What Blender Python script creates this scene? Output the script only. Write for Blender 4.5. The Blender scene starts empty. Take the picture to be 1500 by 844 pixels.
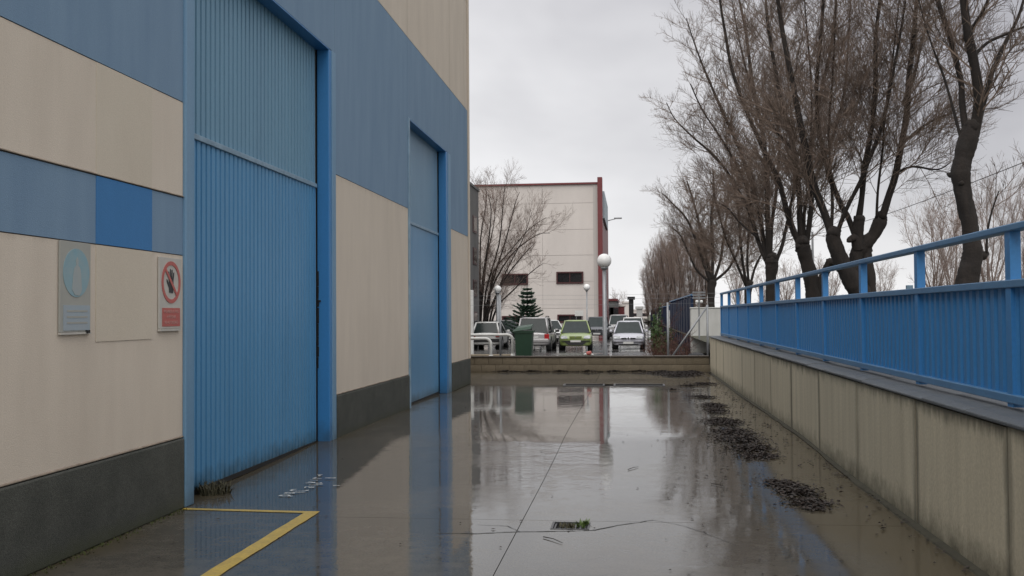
import bpy, bmesh, math, random
from mathutils import Vector, Matrix, noise as mnoise
random.seed(7)
rnd = random.random
def U(a, b): return a + (b - a) * rnd()
S = bpy.context.scene
COL = S.collection

# ------------------------------------------------------------------ camera
CAM_H = 1.6
YAW = math.atan(175 / 1500); PITCH = math.atan(39.2 / 1500); ROLL = -0.007
RC = Matrix.Rotation(YAW, 4, 'Z') @ Matrix.Rotation(math.pi / 2 + PITCH, 4, 'X') @ Matrix.Rotation(ROLL, 4, 'Z')
cd = bpy.data.cameras.new('camera'); cam = bpy.data.objects.new('camera', cd); COL.objects.link(cam)
cam.matrix_world = Matrix.Translation((0, 0, CAM_H)) @ RC
cd.lens = 36.0; cd.sensor_width = 36.0; cd.clip_start = 0.05; cd.clip_end = 5000
S.camera = cam
def at(x, y, Y):
    """place seen at photo pixel (x, y), at street distance Y metres"""
    d = RC.to_3x3() @ Vector(((x - 750) / 1500, -(y - 422) / 1500, -1))
    t = Y / d.y
    return Vector((d.x * t, Y, CAM_H + d.z * t))

# ------------------------------------------------------------------ light
S.view_settings.view_transform = 'Standard'; S.view_settings.look = 'None'
S.view_settings.exposure = 0.1; S.view_settings.gamma = 1.0
SUN_EL, SUN_AZ = math.radians(48), math.radians(190)
W = bpy.data.worlds.new('World'); S.world = W; W.use_nodes = True
nt = W.node_tree; nt.nodes.clear()
def N(t, typ, **kw):
    n = t.nodes.new(typ)
    for k, v in kw.items():
        if k.startswith('_'): setattr(n, k[1:], v)
        else: n.inputs[k.replace('__', ' ')].default_value = v
    return n
out = N(nt, 'ShaderNodeOutputWorld'); bg = N(nt, 'ShaderNodeBackground'); bg.inputs['Strength'].default_value = 0.1
sky = N(nt, 'ShaderNodeTexSky', _sky_type='NISHITA', _sun_disc=False, _sun_elevation=SUN_EL, _sun_rotation=SUN_AZ)
tc = N(nt, 'ShaderNodeTexCoord')
mp = N(nt, 'ShaderNodeMapping'); mp.inputs['Scale'].default_value = (1, 1, 1.82); mp.inputs['Location'].default_value = (-14.3953, -9.7412, -16.4788)
n1 = N(nt, 'ShaderNodeTexNoise', Scale=1.86, Detail=5.0, Roughness=0.48, Distortion=0.25)
cr = N(nt, 'ShaderNodeValToRGB')
el = cr.color_ramp.elements
el[0].position = 0.34; el[0].color = (4.2, 4.13, 4.4, 1)
el[1].position = 0.66; el[1].color = (8.9, 8.85, 8.95, 1)
mx = N(nt, 'ShaderNodeMixRGB'); mx.inputs['Fac'].default_value = 0.95
nt.links.new(tc.outputs['Generated'], mp.inputs['Vector']); nt.links.new(mp.outputs[0], n1.inputs['Vector'])
nt.links.new(n1.outputs['Fac'], cr.inputs['Fac'])
sxyz = N(nt, 'ShaderNodeSeparateXYZ'); nt.links.new(tc.outputs['Generated'], sxyz.inputs[0])
zr_ = N(nt, 'ShaderNodeMapRange'); zr_.inputs['From Min'].default_value = .2; zr_.inputs['From Max'].default_value = 1.0; zr_.inputs['To Min'].default_value = 1.0; zr_.inputs['To Max'].default_value = 1.6
nt.links.new(sxyz.outputs['Z'], zr_.inputs['Value'])
zm = N(nt, 'ShaderNodeMixRGB', _blend_type='MULTIPLY'); zm.inputs['Fac'].default_value = 1   # an overcast sky is brighter overhead
nt.links.new(cr.outputs[0], zm.inputs['Color1']); nt.links.new(zr_.outputs[0], zm.inputs['Color2'])
nt.links.new(sky.outputs[0], mx.inputs['Color1']); nt.links.new(zm.outputs[0], mx.inputs['Color2'])
nt.links.new(mx.outputs[0], bg.inputs['Color']); nt.links.new(bg.outputs[0], out.inputs[0])
sl = bpy.data.lights.new('sun', 'SUN'); sl.energy = 1.9; sl.angle = math.radians(60); sl.color = (1, .97, .93)
so = bpy.data.objects.new('sun', sl); COL.objects.link(so)
sdir = Vector((math.sin(SUN_AZ) * math.cos(SUN_EL), math.cos(SUN_AZ) * math.cos(SUN_EL), math.sin(SUN_EL)))
so.rotation_euler = sdir.to_track_quat('Z', 'Y').to_euler()

# ------------------------------------------------------------------ materials
def mat(name, col, rough=.7, col2=None, nscale=3.0, stretch=(1, 1, 1), contrast=.5, fine=.0, fscale=60, bump=0.0, bscale=40,
        metal=0.0, rand=0.0, dirt=None, coat=0.0, spec=.5, detail=5, edge=None):
    m = bpy.data.materials.new(name); m.use_nodes = True
    t = m.node_tree; p = t.nodes['Principled BSDF']
    p.inputs['Roughness'].default_value = rough; p.inputs['Metallic'].default_value = metal
    p.inputs['Specular IOR Level'].default_value = spec
    p.inputs['Coat Weight'].default_value = coat; p.inputs['Coat Roughness'].default_value = .08
    tcn = N(t, 'ShaderNodeTexCoord'); L = t.links.new
    c = None
    if col2 is None: col2 = tuple(v * .8 for v in col)
    mpn = N(t, 'ShaderNodeMapping'); mpn.inputs['Scale'].default_value = stretch
    L(tcn.outputs['Object'], mpn.inputs['Vector'])
    nz = N(t, 'ShaderNodeTexNoise', Scale=nscale, Detail=float(detail), Roughness=.6)
    L(mpn.outputs[0], nz.inputs['Vector'])
    r = N(t, 'ShaderNodeMapRange'); r.inputs['From Min'].default_value = .5 - contrast / 2; r.inputs['From Max'].default_value = .5 + contrast / 2
    L(nz.outputs['Fac'], r.inputs['Value'])
    mxn = N(t, 'ShaderNodeMixRGB'); mxn.inputs['Color1'].default_value = (*col, 1); mxn.inputs['Color2'].default_value = (*col2, 1)
    L(r.outputs[0], mxn.inputs['Fac']); c = mxn.outputs[0]
    if fine > 0:
        nf = N(t, 'ShaderNodeTexNoise', Scale=float(fscale), Detail=2.0); L(tcn.outputs['Object'], nf.inputs['Vector'])
        rf = N(t, 'ShaderNodeMapRange'); rf.inputs['From Min'].default_value = .3; rf.inputs['From Max'].default_value = .7
        rf.inputs['To Min'].default_value = 1 - fine; rf.inputs['To Max'].default_value = 1 + fine
        L(nf.outputs['Fac'], rf.inputs['Value'])
        mm = N(t, 'ShaderNodeMixRGB', _blend_type='MULTIPLY'); mm.inputs['Fac'].default_value = 1
        L(c, mm.inputs['Color1']); L(rf.outputs[0], mm.inputs['Color2']); c = mm.outputs[0]
    if dirt:   # (colour, z0, z1, amount): splashed dirt or algae with a ragged upper edge between heights z1 (clean) and z0 (dirty)
        dc, z0, z1, am = dirt
        sx = N(t, 'ShaderNodeSeparateXYZ'); L(tcn.outputs['Object'], sx.inputs[0])
        nd = N(t, 'ShaderNodeTexNoise', Scale=5.0, Detail=6.0, Roughness=.7); L(tcn.outputs['Object'], nd.inputs['Vector'])
        ad = N(t, 'ShaderNodeMath', _operation='MULTIPLY_ADD'); ad.inputs[1].default_value = abs(z1 - z0) * 1.6; L(nd.outputs['Fac'], ad.inputs[0]); L(sx.outputs['Z'], ad.inputs[2])
        rd = N(t, 'ShaderNodeMapRange'); o = abs(z1 - z0) * .8
        rd.inputs['From Min'].default_value = z1 + o; rd.inputs['From Max'].default_value = z0 + o
        rd.inputs['To Max'].default_value = am
        L(ad.outputs[0], rd.inputs['Value'])
        md = N(t, 'ShaderNodeMixRGB'); md.inputs['Color2'].default_value = (*dc, 1); L(rd.outputs[0], md.inputs['Fac']); L(c, md.inputs['Color1']); c = md.outputs[0]
    if edge:   # (colour, width as a share of the piece along y, share along z at its top, amount): grime that gathers at the joints
        ec, wy, wz, am = edge
        se = N(t, 'ShaderNodeSeparateXYZ'); L(tcn.outputs['Generated'], se.inputs[0])
        mpe = N(t, 'ShaderNodeMapping'); mpe.inputs['Scale'].default_value = (6, 6, 1.2); L(tcn.outputs['Object'], mpe.inputs['Vector'])
        ne = N(t, 'ShaderNodeTexNoise', Scale=1.5, Detail=6.0, Roughness=.7); L(mpe.outputs[0], ne.inputs['Vector'])
        a1 = N(t, 'ShaderNodeMath', _operation='SUBTRACT'); a1.inputs[1].default_value = .5; L(se.outputs['Y'], a1.inputs[0])
        a2 = N(t, 'ShaderNodeMath', _operation='ABSOLUTE'); L(a1.outputs[0], a2.inputs[0])
        a3 = N(t, 'ShaderNodeMath', _operation='MULTIPLY_ADD'); a3.inputs[1].default_value = wy * 1.6; L(ne.outputs['Fac'], a3.inputs[0]); L(a2.outputs[0], a3.inputs[2])
        e1 = N(t, 'ShaderNodeMapRange', _interpolation_type='SMOOTHSTEP'); e1.inputs['From Min'].default_value = .5 - wy + wy * .8; e1.inputs['From Max'].default_value = .5 + wy * .8; L(a3.outputs[0], e1.inputs['Value'])
        b3_ = N(t, 'ShaderNodeMath', _operation='MULTIPLY_ADD'); b3_.inputs[1].default_value = wz * 3; L(ne.outputs['Fac'], b3_.inputs[0]); L(se.outputs['Z'], b3_.inputs[2])
        e2 = N(t, 'ShaderNodeMapRange', _interpolation_type='SMOOTHSTEP'); e2.inputs['From Min'].default_value = 1 - wz + wz * 1.5; e2.inputs['From Max'].default_value = 1 + wz * 1.5 + .02; L(b3_.outputs[0], e2.inputs['Value'])
        em = N(t, 'ShaderNodeMath', _operation='MAXIMUM'); L(e1.outputs[0], em.inputs[0]); L(e2.outputs[0], em.inputs[1])
        ea = N(t, 'ShaderNodeMath', _operation='MULTIPLY'); ea.inputs[1].default_value = am; L(em.outputs[0], ea.inputs[0])
        if am > .6:
            oe = N(t, 'ShaderNodeObjectInfo'); re_ = N(t, 'ShaderNodeMapRange'); re_.inputs['To Min'].default_value = .25 * am; re_.inputs['To Max'].default_value = am * 1.1; L(oe.outputs['Random'], re_.inputs['Value']); L(re_.outputs[0], ea.inputs[1])
        me_ = N(t, 'ShaderNodeMixRGB'); me_.inputs['Color2'].default_value = (*ec, 1); L(ea.outputs[0], me_.inputs['Fac']); L(c, me_.inputs['Color1']); c = me_.outputs[0]
    if rand > 0:
        oi = N(t, 'ShaderNodeObjectInfo'); rr = N(t, 'ShaderNodeMapRange'); rr.inputs['To Min'].default_value = 1 - rand; rr.inputs['To Max'].default_value = 1 + rand
        L(oi.outputs['Random'], rr.inputs['Value'])
        mr = N(t, 'ShaderNodeMixRGB', _blend_type='MULTIPLY'); mr.inputs['Fac'].default_value = 1
        L(c, mr.inputs['Color1']); L(rr.outputs[0], mr.inputs['Color2']); c = mr.outputs[0]
    L(c, p.inputs['Base Color'])
    if bump > 0:
        nb = N(t, 'ShaderNodeTexNoise', Scale=float(bscale), Detail=4.0); L(tcn.outputs['Object'], nb.inputs['Vector'])
        bp = N(t, 'ShaderNodeBump', Strength=bump, Distance=.01); L(nb.outputs['Fac'], bp.inputs['Height']); L(bp.outputs[0], p.inputs['Normal'])
    return m

M = {}
M['cream'] = mat('cream_render', (.64, .565, .47), .9, (.56, .49, .405), 1.6, (1, 1.6, .35), .45, .05, 90, .25, 120, rand=.015, edge=((.34, .28, .21), .004, .03, .45))
M['cream_patch'] = mat('cream_repaint', (.60, .535, .435), .85, (.55, .485, .39), 2, (1, 1, .4), .5, .04, 90, .2, 120)
M['bandblue'] = mat('faded_blue_render', (.19, .29, .40), .85, (.145, .235, .345), 1.8, (1, 1.8, .3), .5, .05, 90, .25, 120, rand=.02)
M['brightblue'] = mat('fresh_blue_paint', (.045, .19, .43), .8, (.04, .17, .38), 3, (1, 1, .4), .5, .04, 90, .2, 120)
M['plinth'] = mat('grey_stucco_plinth', (.075, .078, .066), .85, (.038, .041, .034), 2.5, (1, 1, 1), .5, .4, 120, .5, 150, dirt=((.04, .045, .02), 0, .14, .8))
M['ledge'] = mat('grimy_ledge', (.34, .28, .22), .9, (.16, .13, .10), 6, (1, 1, 1), .4)
M['seam'] = mat('dark_seam', (.13, .11, .09), .9)
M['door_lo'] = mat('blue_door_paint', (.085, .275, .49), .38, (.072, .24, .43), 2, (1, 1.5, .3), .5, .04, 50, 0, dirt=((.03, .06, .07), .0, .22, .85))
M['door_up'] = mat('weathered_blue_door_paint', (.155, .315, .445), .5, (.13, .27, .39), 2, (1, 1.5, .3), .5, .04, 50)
M['door_lo2'] = mat('sky_sheen_blue_door_paint', (.12, .29, .47), .3, (.10, .25, .42), 2, (1, 1.5, .3), .5, .04, 50, 0, dirt=((.03, .06, .07), .0, .22, .8))  # far door: base colour lightened to carry the sky's sheen
M['door_up2'] = mat('sky_greyed_blue_door_paint', (.17, .30, .42), .4, (.14, .26, .38), 2, (1, 1.5, .3), .5, .04, 50)  # upper leaf of the far door, sky sheen greyed into its colour
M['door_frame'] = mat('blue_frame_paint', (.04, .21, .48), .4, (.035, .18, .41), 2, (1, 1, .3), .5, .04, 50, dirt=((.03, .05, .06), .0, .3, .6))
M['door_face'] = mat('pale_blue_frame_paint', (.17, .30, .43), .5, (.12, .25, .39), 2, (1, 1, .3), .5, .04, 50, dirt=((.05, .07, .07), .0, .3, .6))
M['rail'] = mat('pale_blue_rail_paint', (.24, .36, .46), .5, (.16, .25, .33), 7, (1, 1, 1), .4)
M['black'] = mat('black_rubber', (.012, .012, .012), .8)
M['rwall'] = mat('weathered_concrete', (.61, .545, .405), .88, (.43, .38, .28), 2.2, (1, 2.6, .2), .55, .08, 45, .2, 25, rand=.05,
                 dirt=((.055, .05, .025), -.05, .22, .9), edge=((.12, .11, .08), .05, .12, .8))
M['silt'] = mat('dark_silt', (.06, .055, .035), .9, (.03, .028, .018), 8)
M['coping'] = mat('wet_slate_coping', (.11, .12, .128), .55, (.075, .083, .092), 5, (1, 1, 1), .5, .12, 60, .4, 60, rand=.1)
M['fence'] = mat('blue_fence_paint', (.045, .22, .50), .42, (.04, .19, .43), 3, (1, 1, .4), .5, .05, 40, rand=.04)
M['fence_rail'] = mat('blue_rail_paint', (.085, .22, .40), .4, (.07, .18, .33), 5, (1, 1, 1), .5, .06, 40)
M['yellow'] = mat('worn_yellow_paint', (.62, .42, .035), .45, (.42, .28, .03), 9, (1, 1, 1), .5, .15, 60, coat=.6)
M['whitepaint'] = mat('worn_white_paint', (.75, .75, .72), .4, (.22, .22, .2), 30, (1, 1, 1), .3, 0)
M['block'] = mat('damp_concrete_block', (.30, .25, .175), .9, (.19, .155, .11), 8, (1, 1, 1), .6, .12, 60, .5, 60, rand=.08, dirt=((.10, .08, .05), 0, .3, .8))
M['mortar'] = mat('dark_mortar', (.19, .155, .11), .9, bump=.3)
M['cap'] = mat('dark_brown_wet_cap', (.075, .058, .042), .5, (.045, .035, .025), 6, bump=.3)
M['white'] = mat('white_enamel', (.72, .72, .70), .4, (.6, .6, .57), 6)
M['steel'] = mat('galvanised_steel', (.33, .34, .35), .45, (.25, .26, .27), 8, metal=.5)
M['globe'] = mat('opal_globe', (.82, .82, .81), .25, (.76, .76, .74), 4, spec=.5)
M['bark'] = mat('wet_dark_bark', (.028, .021, .017), .95, (.012, .010, .009), 8, (1, 1, .25), .5, .2, 60, .8, 30)
M['twig'] = mat('brown_twigs', (.18, .13, .10), .9, (.105, .078, .062), 2)
M['twig2'] = mat('reddish_brown_twigs', (.23, .165, .135), .9, (.15, .11, .09), 1)
M['twig3'] = mat('pale_brown_twigs', (.27, .21, .18), .9, (.2, .15, .13), 1)
M['leaf'] = mat('wet_dead_leaves', (.042, .028, .021), .6, (.007, .005, .0045), 40, (1, 1, 1), .2, 0, detail=2)
M['weed'] = mat('weed_green', (.10, .15, .03), .6, (.05, .09, .02), 30)
M['moss'] = mat('moss_green', (.055, .065, .012), .9, (.03, .04, .01), 20)
M['dryweed'] = mat('dry_weed', (.07, .06, .03), .8, (.035, .035, .018), 30)
M['bush'] = mat('bush_green', (.07, .13, .03), .5, (.03, .07, .02), 6)
M['spruce'] = mat('spruce_needles', (.022, .060, .032), .7, (.012, .035, .02), 5)
M['deadshrub'] = mat('red_brown_shrub', (.11, .045, .03), .8, (.06, .028, .02), 5)
M['iron'] = mat('wet_cast_iron', (.05, .05, .052), .35, metal=.3)
M['hole'] = mat('drain_shadow', (.01, .01, .01), .6)
M['sign_w'] = mat('sign_white', (.52, .50, .45), .5, (.44, .42, .38), 8)
M['sign_f'] = mat('sunbleached_sign_plate', (.37, .37, .33), .6, (.33, .33, .30), 8)
M['sign_fb'] = mat('faded_blue_print', (.20, .35, .41), .6, (.28, .37, .39), 12)
M['sign_fl'] = mat('faded_label_print', (.31, .38, .42), .6, (.33, .37, .40), 12)
M['sign_ff'] = mat('faded_figure_print', (.36, .38, .36), .6, (.30, .36, .38), 12)
M['sign_r'] = mat('sign_red', (.47, .12, .10), .5, (.41, .11, .095), 8)
M['sign_k'] = mat('sign_black', (.03, .03, .033), .5)
M['sign_t'] = mat('faded_sign_lettering', (.55, .30, .27), .5)
M['bwall'] = mat('pale_precast_concrete', (.60, .555, .515), .85, (.50, .46, .43), .5, (1, 1, .3), .6, .04, 30, rand=.02)
M['bstain'] = mat('stained_precast_strip', (.40, .38, .36), .85, (.48, .45, .42), .6, (3, 1, .1), .6)
M['bred'] = mat('dark_red_cladding', (.15, .022, .024), .5, (.12, .02, .022), 1)
M['bgrey'] = mat('dark_grey_concrete', (.16, .155, .15), .85, (.085, .085, .083), .7, (1, 1, .3), .5)
M['wframe'] = mat('maroon_window_frame', (.06, .015, .016), .4)
M['wglass'] = mat('dark_window_glass', (.018, .018, .02), .12, spec=.6)
M['navy'] = mat('navy_sheet_metal', (.008, .020, .055), .6, (.006, .015, .04), 2, spec=.25)
M['pillar'] = mat('white_plaster_pillar', (.60, .60, .58), .8, (.45, .45, .42), 2, (1, 1, .5), .5, dirt=((.25, .24, .2), -.2, .3, .7))
M['bin'] = mat('dark_green_plastic', (.022, .062, .035), .45, (.018, .05, .03), 5)
M['tyre'] = mat('tyre_rubber', (.015, .015, .015), .8)
M['rim'] = mat('alloy_rim', (.35, .35, .36), .35, metal=.7)
M['cglass'] = mat('car_glass', (.020, .030, .029), .10, (.010, .016, .016), 3, spec=.3)
M['lamp'] = mat('headlamp_glass', (.62, .64, .66), .12, spec=.8)
M['tail'] = mat('tail_lamp_red', (.40, .018, .02), .2)
M['plate'] = mat('number_plate_white', (.6, .6, .58), .5)
M['trim'] = mat('dark_plastic_trim', (.02, .02, .022), .6)
M['chrome'] = mat('chrome_trim', (.6, .6, .6), .2, metal=1)
M['asph'] = None
CARC = {}
def carpaint(n, c, metal=.0):
    CARC[n] = mat(n + '_car_paint', c, .35, tuple(v * .93 for v in c), 2, metal=metal, coat=.8); return CARC[n]
carpaint('green', (.25, .33, .095), .1); carpaint('silver', (.56, .56, .62), .25); carpaint('grey', (.42, .41, .41), .25)
carpaint('white', (.68, .68, .66)); carpaint('darkgrey', (.075, .08, .09), .2); carpaint('black', (.02, .022, .025))

def wet_ground(name, base, base2, wet_lo=.02, wet_hi=.22, ripple=.05, scale=.35, silt=False):
    m = bpy.data.materials.new(name); m.use_nodes = True; t = m.node_tree; p = t.nodes['Principled BSDF']; L = t.links.new
    tcn = N(t, 'ShaderNodeTexCoord')
    a = N(t, 'ShaderNodeTexNoise', Scale=scale, Detail=7.0, Roughness=.62, Distortion=.3); L(tcn.outputs['Object'], a.inputs['Vector'])
    b = N(t, 'ShaderNodeTexNoise', Scale=7.0, Detail=6.0, Roughness=.7); L(tcn.outputs['Object'], b.inputs['Vector'])
    g = N(t, 'ShaderNodeTexNoise', Scale=70.0, Detail=3.0); L(tcn.outputs['Object'], g.inputs['Vector'])
    ad = N(t, 'ShaderNodeMath', _operation='MULTIPLY_ADD'); ad.inputs[1].default_value = .55; L(b.outputs['Fac'], ad.inputs[0]); L(a.outputs['Fac'], ad.inputs[2])
    r = N(t, 'ShaderNodeMapRange', _interpolation_type='SMOOTHSTEP'); r.inputs['From Min'].default_value = .74; r.inputs['From Max'].default_value = .90; L(ad.outputs[0], r.inputs['Value'])
    r_ = r
    if silt:      # browner, duller band along both walls; at right it paints in dark tree reflections
        sx = N(t, 'ShaderNodeSeparateXYZ'); L(tcn.outputs['Object'], sx.inputs[0])
        na = N(t, 'ShaderNodeTexNoise', Scale=1.1, Detail=7.0, Roughness=.65); L(tcn.outputs['Object'], na.inputs['Vector'])
        xa = N(t, 'ShaderNodeMath', _operation='MULTIPLY_ADD'); xa.inputs[1].default_value = 2.4; L(na.outputs['Fac'], xa.inputs[0]); L(sx.outputs['X'], xa.inputs[2])
        sr = N(t, 'ShaderNodeMapRange', _interpolation_type='SMOOTHSTEP'); sr.inputs['From Min'].default_value = 1.2 + .7; sr.inputs['From Max'].default_value = 1.2 + 1.7; L(xa.outputs[0], sr.inputs['Value'])
        xb = N(t, 'ShaderNodeMath', _operation='MULTIPLY_ADD'); xb.inputs[1].default_value = 1.2; L(na.outputs['Fac'], xb.inputs[0]); L(sx.outputs['X'], xb.inputs[2])
        sl_ = N(t, 'ShaderNodeMapRange', _interpolation_type='SMOOTHSTEP'); sl_.inputs['From Min'].default_value = .6 - 3.4; sl_.inputs['From Max'].default_value = .6 - 3.9; L(xb.outputs[0], sl_.inputs['Value'])
        m1 = N(t, 'ShaderNodeMath', _operation='MAXIMUM'); L(sr.outputs[0], m1.inputs[0]); L(sl_.outputs[0], m1.inputs[1])
        m2 = N(t, 'ShaderNodeMath', _operation='MULTIPLY_ADD', _use_clamp=True); m2.inputs[1].default_value = .6; L(m1.outputs[0], m2.inputs[0]); L(r.outputs[0], m2.inputs[2]); r_ = m2; wall_foot_n = m1
    mc = N(t, 'ShaderNodeMixRGB'); mc.inputs['Color1'].default_value = (*base, 1); mc.inputs['Color2'].default_value = (*base2, 1)
    L(r.outputs[0], mc.inputs['Fac'])
    gm = N(t, 'ShaderNodeMapRange'); gm.inputs['From Min'].default_value = .3; gm.inputs['From Max'].default_value = .7; gm.inputs['To Min'].default_value = .72; gm.inputs['To Max'].default_value = 1.25; L(g.outputs['Fac'], gm.inputs['Value'])
    mm = N(t, 'ShaderNodeMixRGB', _blend_type='MULTIPLY'); mm.inputs['Fac'].default_value = 1; L(mc.outputs[0], mm.inputs['Color1']); L(gm.outputs[0], mm.inputs['Color2'])
    cfin = mm.outputs[0]
    if silt:
        ms = N(t, 'ShaderNodeMixRGB'); ms.inputs['Color2'].default_value = (.058, .045, .024, 1); L(wall_foot_n.outputs[0], ms.inputs['Fac']); L(cfin, ms.inputs['Color1']); cfin = ms.outputs[0]
    L(cfin, p.inputs['Base Color']); p.inputs['Roughness'].default_value = .6; p.inputs['Specular IOR Level'].default_value = .2
    p.inputs['Coat IOR'].default_value = 1.36
    cw = N(t, 'ShaderNodeMapRange'); cw.inputs['To Min'].default_value = 1.0; cw.inputs['To Max'].default_value = .92; L(r.outputs[0], cw.inputs['Value']); cwo = cw.outputs[0]
    if silt:
        cs_ = N(t, 'ShaderNodeMapRange'); cs_.inputs['To Min'].default_value = 1.0; cs_.inputs['To Max'].default_value = .72; L(wall_foot_n.outputs[0], cs_.inputs['Value'])
        cm = N(t, 'ShaderNodeMath', _operation='MULTIPLY'); L(cwo, cm.inputs[0]); L(cs_.outputs[0], cm.inputs[1]); cwo = cm.outputs[0]
    L(cwo, p.inputs['Coat Weight'])
    cr_ = N(t, 'ShaderNodeMapRange'); cr_.inputs['To Min'].default_value = wet_lo; cr_.inputs['To Max'].default_value = wet_hi; L(r_.outputs[0], cr_.inputs['Value']); L(cr_.outputs[0], p.inputs['Coat Roughness'])
    # very shallow ripples of the water film, stronger grain where the concrete stands out of it
    rn = N(t, 'ShaderNodeTexNoise', Scale=3.5, Detail=5.0, Roughness=.6); L(tcn.outputs['Object'], rn.inputs['Vector'])
    b1 = N(t, 'ShaderNodeBump', Strength=ripple, Distance=.02); L(rn.outputs['Fac'], b1.inputs['Height'])
    gs = N(t, 'ShaderNodeMapRange'); gs.inputs['To Min'].default_value = .0; gs.inputs['To Min'].default_value = .008; gs.inputs['To Max'].default_value = .09; L(r_.outputs[0], gs.inputs['Value'])
    b2 = N(t, 'ShaderNodeBump', Distance=.004); L(gs.outputs[0], b2.inputs['Strength']); L(g.outputs['Fac'], b2.inputs['Height']); L(b1.outputs[0], b2.inputs['Normal'])
    L(b2.outputs[0], p.inputs['Coat Normal'])
    b3 = N(t, 'ShaderNodeBump', Strength=.3, Distance=.004); L(g.outputs['Fac'], b3.inputs['Height']); L(b3.outputs[0], p.inputs['Normal'])
    return m
M['ground'] = wet_ground('wet_concrete', (.058, .052, .041), (.086, .076, .060), .005, .05, .05, .45, True)
M['asph'] = wet_ground('wet_asphalt', (.045, .042, .040), (.06, .056, .052), .04, .25, .08, .2)
M['verge'] = mat('damp_verge', (.07, .065, .045), .9, (.05, .055, .03), .6)

# ------------------------------------------------------------------ helpers
def clean(o, parent):
    COL.objects.link(o)
    if parent is not None: o.parent = parent
    return o
def tag(o, label=None, cat=None, group=None, kind=None):
    if label: o['label'] = label
    if cat: o['category'] = cat
    if group: o['group'] = group
    if kind: o['kind'] = kind
    return o
def empty(name, loc, label=None, cat=None, group=None, rz=0):
    o = bpy.data.objects.new(name, None); COL.objects.link(o); o.empty_display_size = .2
    o.location = loc; o.rotation_euler = (0, 0, rz); return tag(o, label, cat, group)
class MB:
    def __init__(s): s.v = []; s.f = []
    def poly(s, pts):
        n = len(s.v); s.v += [tuple(p) for p in pts]; s.f.append(tuple(range(n, n + len(pts)))); return s
    def box(s, a, b):
        (x0, y0, z0), (x1, y1, z1) = a, b; n = len(s.v)
        s.v += [(x0, y0, z0), (x1, y0, z0), (x1, y1, z0), (x0, y1, z0), (x0, y0, z1), (x1, y0, z1), (x1, y1, z1), (x0, y1, z1)]
        s.f += [tuple(n + i for i in q) for q in ((0, 3, 2, 1), (4, 5, 6, 7), (0, 1, 5, 4), (1, 2, 6, 5), (2, 3, 7, 6), (3, 0, 4, 7))]; return s
    def tube(s, pts, rad, n=6, cap=True):
        pts = [Vector(p) for p in pts]
        if not isinstance(rad, (list, tuple)): rad = [rad] * len(pts)
        base = len(s.v); ref = None
        for i, p in enumerate(pts):
            d = (pts[min(i + 1, len(pts) - 1)] - pts[max(i - 1, 0)])
            if d.length < 1e-9: d = Vector((0, 0, 1))
            d.normalize()
            if ref is None: ref = d.orthogonal().normalized()
            ref = (ref - d * ref.dot(d))
            ref = ref.normalized() if ref.length > 1e-6 else d.orthogonal().normalized()
            w = d.cross(ref)
            for k in range(n):
                a = 2 * math.pi * k / n; q = p + (ref * math.cos(a) + w * math.sin(a)) * rad[i]; s.v.append((q.x, q.y, q.z))
        for i in range(len(pts) - 1):
            for k in range(n):
                a = base + i * n + k; b = base + i * n + (k + 1) % n; s.f.append((a, b, b + n, a + n))
        if cap:
            s.f.append(tuple(base + k for k in range(n))[::-1]); e = base + (len(pts) - 1) * n; s.f.append(tuple(e + k for k in range(n)))
        return s
    def lathe(s, c, prof, n=16):
        """profile (radius, z) turned about the vertical through c"""
        base = len(s.v)
        for r, z in prof:
            for k in range(n):
                a = 2 * math.pi * k / n; s.v.append((c[0] + r * math.cos(a), c[1] + r * math.sin(a), c[2] + z))
        for i in range(len(prof) - 1):
            for k in range(n):
                a = base + i * n + k; b = base + i * n + (k + 1) % n; s.f.append((a, b, b + n, a + n))
        s.f.append(tuple(base + k for k in range(n))[::-1]); e = base + (len(prof) - 1) * n; s.f.append(tuple(e + k for k in range(n))); return s
    def prism(s, outline, axis, a, b):
        """outline of 2-D points pushed along axis 0/1/2 from a to b"""
        n = len(s.v); m = len(outline)
        for t in (a, b):
            for u, v in outline:
                p = [u, v]; p.insert(axis, t); s.v.append(tuple(p))
        s.f.append(tuple(n + i for i in range(m))[::-1]); s.f.append(tuple(n + m + i for i in range(m)))
        for i in range(m): j = (i + 1) % m; s.f.append((n + i, n + j, n + m + j, n + m + i))
        return s
    def mesh(s, name, smooth=False, origin=(0, 0, 0), fix=True):
        me = bpy.data.meshes.new(name); ox, oy, oz = origin
        me.from_pydata([(x - ox, y - oy, z - oz) for x, y, z in s.v] if origin != (0, 0, 0) else s.v, [], s.f)
        if fix:
            bm = bmesh.new(); bm.from_mesh(me); bmesh.ops.recalc_face_normals(bm, faces=bm.faces[:]); bm.to_mesh(me); bm.free()
        if smooth: me.polygons.foreach_set('use_smooth', [True] * len(me.polygons))
        me.update(); return me
    def build(s, name, m, parent=None, smooth=False, origin=None, bevel=0, fix=True, sub=0):
        if origin is None: origin = tuple(parent.location) if (parent is not None and parent.parent is None) else ((0, 0, 0) if parent is None else tuple(parent.parent.location))
        me = s.mesh(name, smooth, tuple(origin), fix); me.materials.append(m)
        o = bpy.data.objects.new(name, me)
        if parent is None: o.location = origin
        clean(o, parent)
        if bevel:
            b = o.modifiers.new('bevel', 'BEVEL'); b.width = bevel; b.segments = 2; b.limit_method = 'ANGLE'
        if sub:
            b = o.modifiers.new('sub', 'SUBSURF'); b.levels = b.render_levels = sub
        return o
def copy_tree(o, parent=None):
    c = o.copy(); COL.objects.link(c)
    if parent is not None: c.parent = parent
    for ch in list(o.children): copy_tree(ch, c)
    return c
def inst(name, me, loc, parent, rot=(0, 0, 0), scale=(1, 1, 1)):
    o = bpy.data.objects.new(name, me); o.location = loc; o.rotation_euler = rot; o.scale = scale; return clean(o, parent)
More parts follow.
